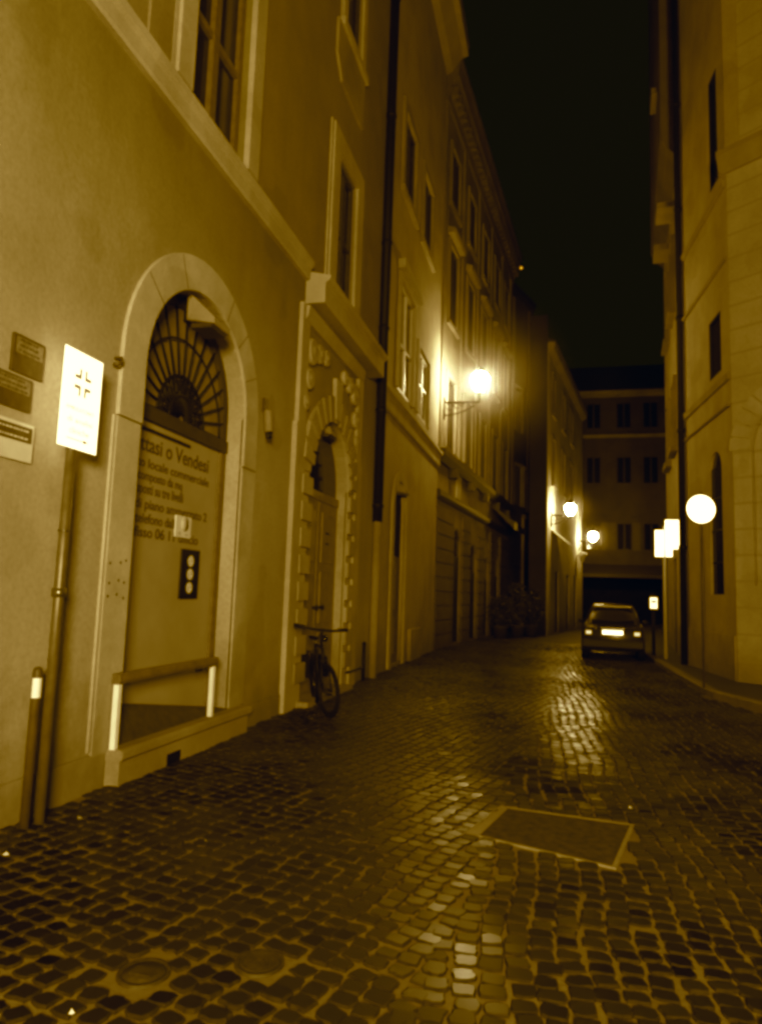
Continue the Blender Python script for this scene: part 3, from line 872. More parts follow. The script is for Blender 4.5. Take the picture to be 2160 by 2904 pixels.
# right, farther house
RA_, RB_ = (3.20, 19.35), (3.86, 27.2)
PF = Frame(RA_, (RB_[0] - RA_[0], RB_[1] - RA_[1]), (-1, .084)); lF = (Vector(RB_) - Vector(RA_)).length
h7 = thing('town_house', 'tall narrow dark house on the right beyond the pipe with a lamplit edge', 'house', (3.6, 23, 0))
fh = [rect(2.6, 3.5, 6.2, 8.2), rect(5.2, 6.1, 6.2, 8.2), rect(2.6, 3.5, 10.4, 12.6), rect(5.2, 6.1, 10.4, 12.6), rect(3.4, 4.6, .1, 3.0)]
wall_sheet(MB(PF), 0, lF, -.1, 30, fh, .2, 4).build('wall', M['plas_b'], h7)
for r_ in fh[:4]:
    window(PF, h7, r_[0][0], r_[2][0], r_[0][1], r_[2][1], .12, .07, 1, (), fmat='wood_dark', surround=.16, sproj=.09, sill=.2, smat='stone_dim')
MB(PF).box(3.405, 4.595, -.18, -.12, .1, 2.98).build('house_door', M['wood_dark'], h7)
MB(PF).box(.25, .62, 0, .06, -.05, 16.5).build('pilaster', M['stone'], h7)
MB(PF).run([(0, 14.2), (.3, 14.5), (.45, 14.8), (.45, 30), (0, 30)], .7, lF).build('upper_storey', M['plas_d'], h7)
for u, z in ((1.6, 13.2), (3.6, 12.9), (2.0, 17.2)):
    MB(PF).box(u, u + 1.0, .02, .52 if z < 14 else .62, z, z + .18).build('balcony', M['stone_dim'], h7)

# ----------------------------------------------------------------- lamps
def bracket_lamp(label, wall_pt, tip, glass, group, r=.24, hang=False):
    """wrought-iron wall bracket carrying a lantern; wall_pt and tip are world points"""
    W_ = Vector(wall_pt); T_ = Vector(tip)
    root = thing('street_lamp', label, 'street lamp', wall_pt, group)
    zarm = W_.z
    b = MB()
    end = Vector((T_.x, T_.y, zarm))
    b.tube([W_, W_.lerp(end, .5), end], .028, 8)
    low = W_ - Vector((0, 0, .42))
    pts = [low.lerp(end, t) + Vector((0, 0, -.10 * math.sin(t * math.pi))) for t in np.linspace(0, .85, 8)]
    b.tube(pts, .02, 6)
    d = (end - W_).normalized(); L_ = (end - W_).length
    for (f_, dz, rr) in ((.16, -.14, .11), (.36, -.11, .08), (.52, -.08, .05)):
        c = W_ + d * L_ * f_ + Vector((0, 0, dz))
        b.tube([c + d * rr * math.cos(t) + Vector((0, 0, rr * math.sin(t))) for t in np.linspace(0, 5.6, 14)], .014, 5)
    b.build('bracket', M['iron'], root)
    pl = MB(); s_ = d * .02; q = Vector((-d.y, d.x, 0)) * .06
    pl.tube([W_ + Vector((0, 0, .16)) - d * .0, W_ - Vector((0, 0, .55))], .04, 6); pl.build('wall_plate', M['iron'], root)
    st = MB(); zc = T_.z
    st.tube([(T_.x, T_.y, zarm), (T_.x, T_.y, zc - r * 1.12)], .022, 8)
    st.lathe((T_.x, T_.y, zc - r * 1.2), [(0, -.02), (.07, 0), (.09, .03), (.09, .05)], 12)
    st.lathe((T_.x, T_.y, zc + r * 1.02), [(r * .55, 0), (r * .62, .02), (r * .4, .09), (.05, .15), (.02, .24), (0, .25)], 14)
    st.build('lantern_cap', M['iron'], root)
    gm = MB(); gm.lathe(tuple(T_), [(0, -1.12 * r), (.38 * r, -1.08 * r), (.72 * r, -.6 * r), (.97 * r, 0), (1.0 * r, .3 * r), (.86 * r, .72 * r), (.5 * r, 1.0 * r), (0, 1.05 * r)], 20)
    gm.build('lamp_glass', glass, root)
    return root
g_l = 'lit bracket lamps along the left wall'
bracket_lamp('nearest and highest lit wall lamp, on a scrolled iron bracket over the left wall', (-3.42, 21.1, 7.55), (-2.34, 21.2, 8.2), M['lampglass'], g_l, .27)
bracket_lamp('middle lit wall lamp, left above the parked car, on the jutting house', (-.27, 32.7, 5.40), (.57, 32.8, 5.66), M['lampglass_far'], g_l, .23)
bracket_lamp('smallest and farthest lit wall lamp, directly above the parked car', (1.24, 43.2, 5.08), (2.03, 43, 5.32), M['lampglass_far'], g_l, .24)

def haze(c, rad, dens):  # added scatter spheres that give the lit lamps their halos
    m = bpy.data.materials.new('lamp_halo_haze'); m.use_nodes = True; nt = m.node_tree; nt.nodes.clear()
    out = N(nt, 'ShaderNodeOutputMaterial'); vs = N(nt, 'ShaderNodeVolumeScatter'); tc = N(nt, 'ShaderNodeTexCoord')
    ln = N(nt, 'ShaderNodeVectorMath', operation='LENGTH'); nt.links.new(tc.outputs['Object'], ln.inputs[0])
    mr = N(nt, 'ShaderNodeMapRange'); mr.inputs[1].default_value = rad * .98; mr.inputs[2].default_value = 0; mr.inputs[3].default_value = 0; mr.inputs[4].default_value = 1
    nt.links.new(ln.outputs['Value'], mr.inputs[0])
    pw = N(nt, 'ShaderNodeMath', operation='POWER'); pw.inputs[1].default_value = 1.6; nt.links.new(mr.outputs[0], pw.inputs[0])
    mu = N(nt, 'ShaderNodeMath', operation='MULTIPLY'); mu.inputs[1].default_value = dens; nt.links.new(pw.outputs[0], mu.inputs[0])
    nt.links.new(mu.outputs[0], vs.inputs['Density']); vs.inputs['Color'].default_value = (1, .95, .9, 1)
    nt.links.new(vs.outputs[0], out.inputs['Volume'])
    bm = bmesh.new(); bmesh.ops.create_icosphere(bm, subdivisions=3, radius=rad)
    me = bpy.data.meshes.new('haze'); bm.to_mesh(me); bm.free(); me.materials.append(m)
    o = bpy.data.objects.new('haze', me); COL.objects.link(o); o.location = c
    tag(o, kind='stuff')
haze((-2.34, 21.2, 8.2), 3.0, .07)
haze((.57, 32.8, 5.66), 1.4, .08)
haze((2.03, 43, 5.32), 1.4, .08)

un = thing('shop_lantern', 'small pale unlit lantern hanging below the farthest lit lamp', 'lantern', (1.42, 42.4, 4.0))
m_ = MB(); m_.tube([(1.12, 42.4, 4.45), (1.42, 42.4, 4.45), (1.42, 42.4, 4.35)], .015, 6); m_.build('hanger', M['iron'], un)
m_ = MB(); m_.lathe((1.42, 42.4, 4.1), [(0, -.32), (.10, -.28), (.2, .0), (.26, .22), (.1, .28), (0, .29)], 12); m_.build('shade', M['white'], un)
rl = thing('roof_light', 'tiny orange light high on the palace roof edge', 'light', (-1.75, 32.9, 17.4))
m_ = MB(); m_.lathe((-1.75, 32.9, 17.4), [(0, -.07), (.06, -.03), (.07, .03), (0, .08)], 10); m_.build('bulb', M['tinyglow'], rl)
m_ = MB(); m_.tube([(-1.75, 32.9, 17.47), (-1.85, 32.9, 17.75)], .02, 6); m_.build('stem', M['iron'], rl)

# ----------------------------------------------------------------- things on the left wall
def wedge_lamp(label, uc, zc, w, proj, T, n0):
    root = thing('door_lamp', label, 'door lamp', tuple(T(uc, n0, zc)), 'hooded lamps under the arch crowns')
    b = MB(T)
    b.add([(uc - w, n0, zc + .30), (uc + w, n0, zc + .30), (uc + w * .9, n0 + proj, zc + .02), (uc - w * .9, n0 + proj, zc + .02),
           (uc - w, n0, zc), (uc + w, n0, zc), (uc + w * .9, n0 + proj, zc - .05), (uc - w * .9, n0 + proj, zc - .05)],
          [(0, 1, 2, 3), (4, 5, 6, 7), (0, 3, 7, 4), (1, 2, 6, 5), (3, 2, 6, 7), (0, 1, 5, 4)])
    b.build('hood', M['stone_dim'], root, bevel=.012)
    c = MB(T); c.box(uc - w * .8, uc + w * .8, n0 + .04, n0 + proj - .04, zc - .075, zc - .03); c.build('lens', M['wood_dark'], root)
    d = MB(T); d.box(uc - .05, uc + .05, n0 - .12, n0 + .0, zc + .05, zc + .2); d.build('mount', M['iron'], root)
wedge_lamp('hooded stone-coloured lamp under the crown of the shuttered shop arch', AC + .0, 4.25, .20, .30, L, -.10)
wedge_lamp('hooded lamp under the crown of the carved portal', PC, 4.10, .19, .20, L, -.14)
wedge_lamp('small hooded lamp under the narrow arch past the rain pipe', 15.62, 3.92, .22, .30, L, -.12)

cam_t = thing('security_camera', 'pale box camera with black lens on the wall right of the shop arch', 'camera', (-3.4, 7.82, 3.65))
m_ = MB(L); m_.tube([(7.80, .06, 3.77), (7.79, .075, 3.75), (7.76, .11, 3.50), (7.76, .115, 3.48)], [.03, .055, .05, .03], 12); m_.build('housing', M['stone_dim'], cam_t)
m_ = MB(L); m_.tube([(7.76, .115, 3.485), (7.755, .13, 3.41)], [.045, .035], 10); m_.build('lens', M['lens'], cam_t)
m_ = MB(L); m_.box(7.76, 7.85, 0, .05, 3.76, 3.92); m_.build('bracket', M['plaque'], cam_t)
hk = thing('wall_hook', 'small dark iron hook left of the shop arch', 'hook', (-3.45, 4.84, 3.4))
m_ = MB(L); m_.tube([(4.86, 0, 3.43), (4.86, .06, 3.43), (4.85, .07, 3.39), (4.83, .06, 3.365), (4.80, .03, 3.365)], .014, 6); m_.build('hook_iron', M['plaque'], hk)

def plaque(label, y0, y1, z0, z1, field, base='plaque', lines=3):
    root = thing('wall_plaque', label, 'plaque', (-3.5, (y0 + y1) / 2, z0), 'plaques stacked on the wall at the left edge')
    b = MB(L); b.box(y0, y1, 0, .025, z0, z1); b.build('board', M[base], root, bevel=.003)
    f = MB(L); f.box(y0 + .025, y1 - .022, .025, .029, z0 + (z1 - z0) * field[0], z0 + (z1 - z0) * field[1]); f.build('field', M['plaque_hi' if base == 'plaque' else 'plaque'], root)
    t = MB(L)
    for i in range(lines):
        zz = z0 + (z1 - z0) * (field[0] + (field[1] - field[0]) * (i + .35) / lines); hh = (z1 - z0) * .05
        u = y0 + .05
        while u < y1 - .07:
            w_ = random.uniform(.008, .03)
            t.box(u, min(u + w_, y1 - .045), .029, .031, zz, zz + hh); u += w_ + random.uniform(.006, .014)
    t.build('lettering', M['wood_dark' if base == 'plaque' else 'cream'], root)
plaque('top dark plaque of the three at the left edge', 3.755, 4.045, 2.98, 3.235, (.5, .93))
plaque('middle dark plaque of the three, cut by the left edge', 3.60, 3.955, 2.735, 2.955, (.48, .92))
plaque('bottom pale plaque of the three with a dark lettered band', 3.60, 4.01, 2.395, 2.655, (.50, .9), 'cream', 2)

nt_ = thing('notice', 'small white notice taped over the lettering on the shop shutter', 'notice', (-3.72, 6.46, 2.09))
m_ = MB(L); m_.box(6.31, 6.615, n_p + .006, n_p + .02, 2.095, 2.315); m_.build('sheet', M['white'], nt_)
m_ = MB(L); m_.lathe((6.49, n_p + .02, 2.235), [(.075, 0), (.075, .002), (0, .002)], 20, 'y'); m_.build('round_emblem', M['cream'], nt_)
m_ = MB(L); m_.box(6.37, 6.41, n_p + .02, n_p + .022, 2.12, 2.15); m_.box(6.50, 6.56, n_p + .02, n_p + .022, 2.12, 2.135); m_.build('print', M['signgrey'], nt_)
sg = thing('warning_plate', 'black upright plate with three round white symbols on the shop shutter', 'plate', (-3.72, 6.65, 1.46))
m_ = MB(L); m_.box(6.465, 6.835, n_p + .004, n_p + .022, 1.475, 1.985); m_.build('board', M['lens'], sg)
for z in (1.865, 1.73, 1.59):
    m_ = MB(L)
    m_.ring(arcline(6.65, .058, z, 24, 0, 2 * math.pi), arcline(6.65, .036, z, 24, 0, 2 * math.pi), n_p + .022, n_p + .025)
    c45 = .04
    m_.prism([(6.65 - c45, z + c45 - .012), (6.65 - c45 + .012, z + c45), (6.65 + c45, z - c45 + .012), (6.65 + c45 - .012, z - c45)], n_p + .022, n_p + .0255)
    m_.box(6.632, 6.668, n_p + .0222, n_p + .0245, z - .03, z + .03)
    m_.build('symbol', M['white'], sg)

rg = thing('door_barrier', 'low barrier with white posts and brown handrail across the shop doorway', 'barrier', (-3.53, 6.2, .29))
m_ = MB(L); m_.run([(.03, .80), (.10, .80), (.112, .83), (.10, .885), (.03, .885)], 5.10, 6.82); m_.build('handrail', M['wood'], rg, bevel=.008)
for u in (5.14, 6.77):
    m_ = MB(L); m_.box(u - .022, u + .022, .04, .09, .285, .80); m_.build('post', M['white'], rg)
m_ = MB(L); m_.box(6.42, 6.53, .05, .08, .77, .80); m_.build('latch', M['iron'], rg)

# ----------------------------------------------------------------- signpost and bollard
sp = thing('signpost', 'white cross-marked direction sign on a tall grey pole by the left wall', 'sign', (-3.33, 4.2, 0))
m_ = MB(); m_.tube([(-3.325, 4.205, -.02), (-3.325, 4.205, 3.0)], .034, 12); m_.build('pole', M['pole'], sp)
m_ = MB(); m_.tube([(-3.325, 4.205, 1.5), (-3.325, 4.205, 1.56)], .047, 12); m_.tube([(-3.325, 4.205, 1.95), (-3.325, 4.205, 1.965)], .041, 12); m_.build('pole_band', M['chrome'], sp)
S = Frame((-3.29, 0), (0, 1), (1, 0))
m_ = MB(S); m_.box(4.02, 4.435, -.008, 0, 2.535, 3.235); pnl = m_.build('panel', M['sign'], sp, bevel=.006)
m_ = MB(S)
cx, cz = 4.225, 3.015
for sx in (-1, 1):          # the cross is four L-shaped brackets round a clear centre
    for sz in (-1, 1):
        m_.box(*sorted((cx + sx * .018, cx + sx * .040)), 0, .0015, *sorted((cz + sz * .024, cz + sz * .10)))
        m_.box(*sorted((cx + sx * .040, cx + sx * .088)), 0, .0015, *sorted((cz + sz * .024, cz + sz * .050)))
m_.build('cross_emblem', M['signink'], pnl)
for s, y0, y1, z, h in (('AMBULATORIO', 4.07, 4.37, 2.805, .030), ('di analisi', 4.09, 4.36, 2.72, .042), ('cliniche', 4.12, 4.33, 2.64, .050)):
    text_mesh(s, h * 1.3, (-3.29 + .001, y0, z), (0, 1), M['signgrey'], pnl, width=y1 - y0)
m_ = MB(S); m_.box(4.10, 4.29, 0, .0015, 2.597, 2.605); m_.prism([(4.28, 2.585), (4.335, 2.601), (4.28, 2.617)], 0, .0015); m_.build('arrow', M['signink'], pnl)
bo = thing('bollard', 'dark brown bollard with a white reflector beside the signpost', 'bollard', (-3.37, 4.10, 0))
m_ = MB(); m_.tube([(-3.352, 4.10, -.02), (-3.352, 4.10, .99), (-3.352, 4.10, 1.02), (-3.352, 4.10, 1.035)], [.031, .031, .029, .013], 14); m_.build('post', M['brownpole'], bo)
m_ = MB(); a_ = np.linspace(-1.9, .6, 9)
m_.add([(-3.352 + .0325 * math.cos(t), 4.10 + .0325 * math.sin(t), z) for z in (.835, .965) for t in a_], [(i, i + 1, i + 10, i + 9) for i in range(8)], True)
m_.build('reflector', M['white'], bo, recalc=False)

# low iron rail past the bicycle
ir_ = thing('bike_rail', 'short black iron post with side bar at the portal foot behind the bicycle', 'rail', (-3.3, 12.5, 0))
m_ = MB(); m_.tube([(-3.42, 12.66, -.02), (-3.42, 12.66, .66)], .034, 10); m_.lathe((-3.42, 12.66, .66), [(.04, 0), (.042, .02), (.02, .05), (0, .055)], 10); m_.build('post', M['iron'], ir_)
m_ = MB(); m_.tube([(-3.42, 12.66, .26), (-3.40, 11.7, .26), (-3.43, 11.6, .26)], .022, 8); m_.build('bar', M['iron'], ir_)

# ----------------------------------------------------------------- bicycle
def bicycle():
    root = thing('bicycle', 'dark bicycle with flat handlebar leaning by the carved portal, front wheel towards viewer', 'bicycle', (-2.98, 9.35, 0))
    ang = R(-63); lean = R(-5)
    cs, sn = math.cos(ang), math.sin(ang)
    def T(x, y, z):
        y2 = y * math.cos(lean) - z * math.sin(lean) * -1; z2 = z * math.cos(lean) + y * math.sin(lean)
        return Vector((-3.10 + x * cs - y2 * sn, 9.34 + x * sn + y2 * cs, z2))
    RW = .335
    def steer(p):   # bars and front wheel turned a little about the head tube
        a = R(14); x, y, z = p[0] - .42, p[1], p[2]
        return (.42 + x * math.cos(a) - y * math.sin(a), x * math.sin(a) + y * math.cos(a), z)
    def wheel(cx, st):
        f = steer if st else (lambda p: p)
        circ = lambda r_, k: [f((cx + r_ * math.cos(2 * math.pi * i / k), 0, RW + .005 + r_ * math.sin(2 * math.pi * i / k))) for i in range(k)]
        w = MB(T); w.tube(circ(RW - .02, 36), .03, 8, closed=True); w = w.build('wheel', M['rubber'], root)
        m1 = MB(T); m1.tube(circ(RW - .05, 36), .013, 6, closed=True); m1.build('rim', M['iron'], w)
        m2 = MB(T)
        for i in range(18):
            a = 2 * math.pi * i / 18
            m2.tube([f((cx, .03 * (-1) ** i, RW + .005)), f((cx + (RW - .05) * math.cos(a), 0, RW + .005 + (RW - .05) * math.sin(a)))], .0016, 4)
        m2.build('spokes', M['iron'], w)
        m3 = MB(T); m3.tube([f((cx, -.06, RW)), f((cx, .06, RW))], .022, 8); m3.build('hub', M['iron'], w)
    wheel(.54, True); wheel(-.53, False)
    fr = MB(T)
    bbk, seat, head_t, head_b = (-.10, 0, .31), (-.27, 0, .86), (.40, 0, .86), (.445, 0, .70)
    for a, b_, r_ in ((bbk, seat, .018), (seat, head_t, .02), (bbk, head_b, .023), (head_b, head_t, .024)): fr.tube([a, b_], r_, 8)
    for s_ in (-1, 1):
        fr.tube([(-.10, .03 * s_, .31), (-.53, .055 * s_, RW)], .011, 6); fr.tube([(-.26, .03 * s_, .80), (-.53, .055 * s_, RW)], .010, 6)
    fr.build('frame', M['iron'], root)
    fk = MB(T)
    for s_ in (-1, 1): fk.tube([steer((.445, .045 * s_, .70)), steer((.49, .055 * s_, .5)), steer((.54, .055 * s_, RW))], .014, 6)
    fk.tube([steer((.445, -.05, .70)), steer((.445, .05, .70))], .018, 6)
    fk.build('fork', M['iron'], root)
    hb = MB(T)
    hb.tube([steer((.40, 0, .86)), steer((.38, 0, 1.02)), steer((.45, 0, 1.10))], .02, 8)
    hb.tube([steer((.40, -.37, 1.13)), steer((.45, -.14, 1.10)), steer((.45, .14, 1.10)), steer((.40, .37, 1.13))], .019, 8)
    hb = hb.build('handlebar', M['iron'], root)
    for s_ in (-1, 1):
        m_ = MB(T); m_.tube([steer((.412, .24 * s_, 1.116)), steer((.398, .38 * s_, 1.13))], .025, 8); m_.build('grip', M['rubber'], hb)
    m_ = MB(T); m_.lathe(steer((.50, 0, 1.0)), [(.0, -.05), (.045, -.03), (.05, .03), (0, .05)], 10); m_.build('headlamp', M['lens'], hb)
    sd = MB(T)
    sd.add([(-.44, -.075, .965), (-.44, .075, .965), (-.30, .06, .97), (-.14, .02, .965), (-.14, -.02, .965), (-.30, -.06, .97),
            (-.44, -.06, .92), (-.44, .06, .92), (-.30, .04, .92), (-.15, .015, .93), (-.15, -.015, .93), (-.30, -.04, .92)],
           [(0, 1, 2, 5), (5, 2, 3, 4), (6, 7, 8, 11), (11, 8, 9, 10), (0, 1, 7, 6), (1, 2, 8, 7), (2, 3, 9, 8), (3, 4, 10, 9), (4, 5, 11, 10), (5, 0, 6, 11)], True)
    sd = sd.build('saddle', M['rubber'], root)
    m_ = MB(T); m_.tube([(-.27, 0, .86), (-.295, 0, .93)], .014, 8); m_.build('seatpost', M['chrome'], sd)
    ck = MB(T); ck.lathe((-.10, .05, .31), [(.0, 0), (.095, 0), (.095, .006), (0, .006)], 20, 'y')
    ck.tube([(-.10, .065, .31), (.03, .07, .22)], .011, 6); ck.tube([(-.10, -.065, .31), (-.23, -.07, .40)], .011, 6)
    ck = ck.build('crank', M['chrome'], root)
    for x, y, z in ((.03, .12, .22), (-.23, -.12, .40)):
        m_ = MB(T); m_.box(x - .045, x + .045, y - .04, y + .04, z - .01, z + .01); m_.build('pedal', M['rubber'], ck)
    # carrier with side bag over the back wheel
    cr = MB(T); cr.tube([(-.32, -.06, .72), (-.82, -.06, .72), (-.82, .06, .72), (-.32, .06, .72)], .008, 6)
    for s_ in (-1, 1): cr.tube([(-.72, .06 * s_, .72), (-.53, .06 * s_, RW)], .008, 6)
    cr = cr.build('carrier', M['iron'], root)
    for y0 in (.075, -.19):
        m_ = MB(T); m_.box(-.76, -.42, y0, y0 + .115, .40, .70); m_.build('saddlebag', M['rubber'], cr, bevel=.02)
    md = MB(T)
    md.tube([(-.53 + .37 * math.cos(a), 0, RW + .37 * math.sin(a)) for a in np.linspace(.3, 2.9, 14)], .022, 6); md.build('mudguard', M['iron'], root)
bicycle()

# ----------------------------------------------------------------- parked car
def car():
    root = thing('parked_car', 'small hatchback seen from behind, parked in the street with bright white number plate', 'car', (1.55, 20.3, 0))
    ang = R(-4.5); cs, sn = math.cos(ang), math.sin(ang)
    def T(x, y, z): return Vector((1.47 + x * cs - y * sn, 20.3 + x * sn + y * cs, z))
    # sections along the length: (y, half width, floor z, waist z, top z, half width at top)
    secs = [(0.00, .70, .42, .66, .84, .62), (.07, .80, .30, .68, .92, .70), (.30, .84, .24, .72, .97, .74), (.9, .855, .22, .74, .99, .76), (1.9, .86, .22, .72, .97, .77),
            (2.7, .85, .22, .70, .93, .76), (3.3, .83, .24, .66, .84, .72), (3.75, .76, .30, .58, .70, .60), (3.88, .62, .38, .5, .58, .48)]
    def section(y, hw, zf, zw, zt, ht):
        h = [(0, zf), (hw * .8, zf), (hw * .97, zf + .08), (hw, (zf + zw) / 2), (hw * .985, zw), (ht + (hw - ht) * .55, (zw + zt) / 2 + .03), (ht, zt), (ht * .5, zt + .015), (0, zt + .02)]
        return [(x, y, z) for x, z in h] + [(-x, y, z) for x, z in h[-2:0:-1]]
    b = MB(T); k = None; vs = []; fs = []
    for s_ in secs:
        r_ = section(*s_); k = len(r_); vs += r_
    for i in range(len(secs) - 1):
        for j in range(k): fs.append((i * k + j, i * k + (j + 1) % k, (i + 1) * k + (j + 1) % k, (i + 1) * k + j))
    fs.append(tuple(range(k))); fs.append(tuple((len(secs) - 1) * k + j for j in range(k)))
    b.add(vs, fs, True)
    # cabin with roof
    cab = [(.10, .70, .93, .95, .66), (.26, .72, .95, 1.22, .60), (.50, .73, .96, 1.43, .555), (.85, .74, .97, 1.50, .55), (1.5, .75, .97, 1.51, .56), (1.95, .75, .96, 1.45, .555), (2.35, .74, .95, 1.2, .62), (2.72, .72, .92, .94, .68)]
    vs = []; fs = []
    for (y, hw, zb, zt, ht) in cab:
        h = [(hw, zb - .03), (hw * .5 + ht * .5 + .015, (zb + zt) / 2), (ht + .01, zt - .05), (ht - .05, zt - .005), (ht * .45, zt + .012), (0, zt + .016)]
        vs += [(x, y, z) for x, z in h] + [(-x, y, z) for x, z in h[-2::-1]]
    k = 11
    for i in range(len(cab) - 1):
        for j in range(k - 1): fs.append((i * k + j, i * k + j + 1, (i + 1) * k + j + 1, (i + 1) * k + j))
    b.add(vs, fs, True)
    body = b.build('body', M['carpaint'], root)
    # rear window follows the slope between the cabin sections
    rw = MB(T)
    def slope(z): return .10 + (z - .95) / (1.43 - .95) * .40
    pr_ = [(-.56, 1.0), (.56, 1.0), (.50, 1.37), (.40, 1.405), (-.40, 1.405), (-.50, 1.37)]
    rw.add([(x, slope(z) - .035, z) for x, z in pr_] + [(x, slope(z) + .02, z) for x, z in pr_], [(0, 1, 2, 3, 4, 5), (6, 7, 8, 9, 10, 11)] + [(i, (i + 1) % 6, (i + 1) % 6 + 6, i + 6) for i in range(6)])
    rw.build('rear_window', M['glass'], root)
    for s_ in (-1, 1):
        for (y0, y1) in ((.55, 1.28), (1.34, 2.1)):
            m_ = MB(T); xo = lambda z: s_ * (.757 - (z - .97) * .31 + .004)
            m_.add([(xo(1.01), y0 - .12 if y0 < 1 else y0, 1.01), (xo(1.01), y1, 1.01), (xo(1.38), y1 - (.0 if y0 < 1 else .2), 1.38), (xo(1.38), y0 + .05, 1.38)], [(0, 1, 2, 3)])
            m_.build('side_window', M['glass'], root, recalc=False)
        m_ = MB(T); m_.box(*sorted((s_ * .55, s_ * .70)), -.03, .06, .69, .79); m_.build('tail_light', M['cartail'], root, bevel=.012)
        m_ = MB(T); m_.lathe((s_ * .90, 2.05, 1.0), [(0, -.07), (.09, -.05), (.1, .04), (0, .07)], 10); m_.build('mirror', M['cardark'], root)
    m_ = MB(T); m_.box(-.80, .80, -.06, .16, .33, .56); m_.build('bumper', M['cardark'], root, bevel=.04)
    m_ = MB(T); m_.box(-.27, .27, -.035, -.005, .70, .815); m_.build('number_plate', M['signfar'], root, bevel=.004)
    m_ = MB(T); m_.box(-.30, .30, -.03, -.002, .84, .88); m_.build('boot_strip', M['chrome'], root)
    m_ = MB(T); m_.lathe((-.45, .02, .86), [(.05, -.05), (.045, -.06), (0, -.062)], 12, 'y'); m_.build('badge', M['chrome'], root)
    m_ = MB(T); m_.box(-.50, .50, .40, .56, 1.43, 1.48); m_.build('roof_spoiler', M['carroof'], root, bevel=.015)
    for x in (-.74, .74):
        for y in (.68, 3.08):
            w = MB(T); w.lathe((x, y, .30), [(.19, -.09), (.28, -.10), (.30, -.07), (.30, .07), (.28, .10), (.19, .09)], 22, 'x'); w = w.build('wheel', M['rubber'], root)
            r_ = MB(T); r_.lathe((x, y, .30), [(.0, -.07), (.19, -.085), (.19, .085), (0, .07)], 18, 'x'); r_.build('rim', M['chrome'], w)
    m_ = MB(T); m_.tube([(.5, -.03, .27), (.5, .3, .27)], .03, 8); m_.build('exhaust', M['iron'], root)
M['cartail'] = glow('glowing_reflective_tail_lens', (1.0, .58, .115), .8, (.3, .25, .2))  # glow stands in for light thrown back by the lens
M['carroof'] = simple('pale_roof_edge', (.34, .25, .10), .35, .2, .1, 4)  # lit roof edge put into the colour as a pale strip
car()

# ----------------------------------------------------------------- traffic signs on the right
ts = thing('round_traffic_sign', 'round bright white traffic sign on a thin pole at the pavement corner', 'traffic sign', (2.58, 14.0, .11))
m_ = MB(); m_.tube([(2.58, 14.0, .1), (2.58, 14.0, 3.65)], .024, 10); m_.build('pole', M['brownpole'], ts)
c_ = (2.575, 13.96, 3.35)
m_ = MB(); m_ = MB(lambda x, y, z: Vector((c_[0] + (x - c_[0]) * .97 - (y - c_[1]) * .24, c_[1] + (x - c_[0]) * .24 + (y - c_[1]) * .97, z)))
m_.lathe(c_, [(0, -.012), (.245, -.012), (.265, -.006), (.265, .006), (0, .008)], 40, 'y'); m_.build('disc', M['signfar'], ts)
m_ = MB(); m_.box(2.54, 2.62, 13.972, 14.03, 3.29, 3.33); m_.box(2.54, 2.62, 13.972, 14.03, 3.41, 3.45); m_.build('clamp', M['pole'], ts)
rs = thing('rectangular_street_signs', 'pole with two overlapping bright white rectangular signs beyond the round sign', 'traffic sign', (2.83, 20.5, .11))
m_ = MB(); m_.tube([(2.84, 20.5, .1), (2.84, 20.5, 3.7)], .045, 10); m_.build('pole', M['cream'], rs)
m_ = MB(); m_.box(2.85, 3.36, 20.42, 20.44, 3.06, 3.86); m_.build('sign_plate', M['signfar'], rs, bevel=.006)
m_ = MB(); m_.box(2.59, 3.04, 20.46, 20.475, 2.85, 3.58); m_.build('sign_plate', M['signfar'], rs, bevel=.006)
ps = thing('parking_plate', 'small white plate on a black post beside the kerb right of the car', 'sign', (2.66, 21.6, .11))
m_ = MB(); m_.tube([(2.68, 21.64, .1), (2.68, 21.64, 1.85)], .05, 8); m_.build('post', M['iron'], ps)
m_ = MB(); m_.box(2.55, 2.81, 21.57, 21.60, 1.40, 1.78); pq_ = m_.build('backboard', M['lens'], ps)
m_ = MB(); m_.box(2.58, 2.78, 21.55, 21.566, 1.43, 1.75); m_.build('plate', M['sign'], ps)
m_ = MB(); m_.box(2.62, 2.74, 21.545, 21.548, 1.60, 1.66); m_.build('print', M['signgrey'], ps)

# ----------------------------------------------------------------- shrubs in pots
def shrub(x, y, h, label):
    root = thing('potted_shrub', label, 'potted shrub', (x, y, 0), 'shrubs in pots at the foot of the dim house')
    m_ = MB(); m_.lathe((x, y, 0), [(0, 0), (.22, 0), (.30, .42), (.33, .45), (.33, .50), (.27, .50), (.25, .45), (0, .45)], 14); m_.build('pot', M['pot'], root)
    m_ = MB(); 
    for k in range(5): m_.tube([(x, y, .45), (x + random.uniform(-.2, .2), y + random.uniform(-.2, .2), .45 + h * .6)], [.025, .01], 5)
    m_.build('stem', M['wood_dark'], root)
    f = MB()
    for k in range(900):
        a = random.uniform(0, 2 * math.pi); rr = random.random() ** .5; t = random.random()
        w = .68 * (1 - abs(t - .45) * 1.0) * random.uniform(.7, 1.1)
        p = Vector((x + math.cos(a) * rr * w, y + math.sin(a) * rr * w, .55 + t * h + random.uniform(-.08, .1)))
        d = Vector((random.gauss(0, 1), random.gauss(0, 1), random.gauss(.4, .7))).normalized(); q = d.orthogonal().normalized()
        l_, b_ = random.uniform(.08, .16), random.uniform(.02, .035)
        f.add([p, p + d * l_ * .5 + q * b_, p + d * l_, p + d * l_ * .5 - q * b_], [(0, 1, 2, 3)], raw=True)
    f.build('foliage', M['leaf'], root, recalc=False)
shrub(-1.55, 29.6, 1.55, 'tallest of the potted shrubs, nearest the dark side wall')
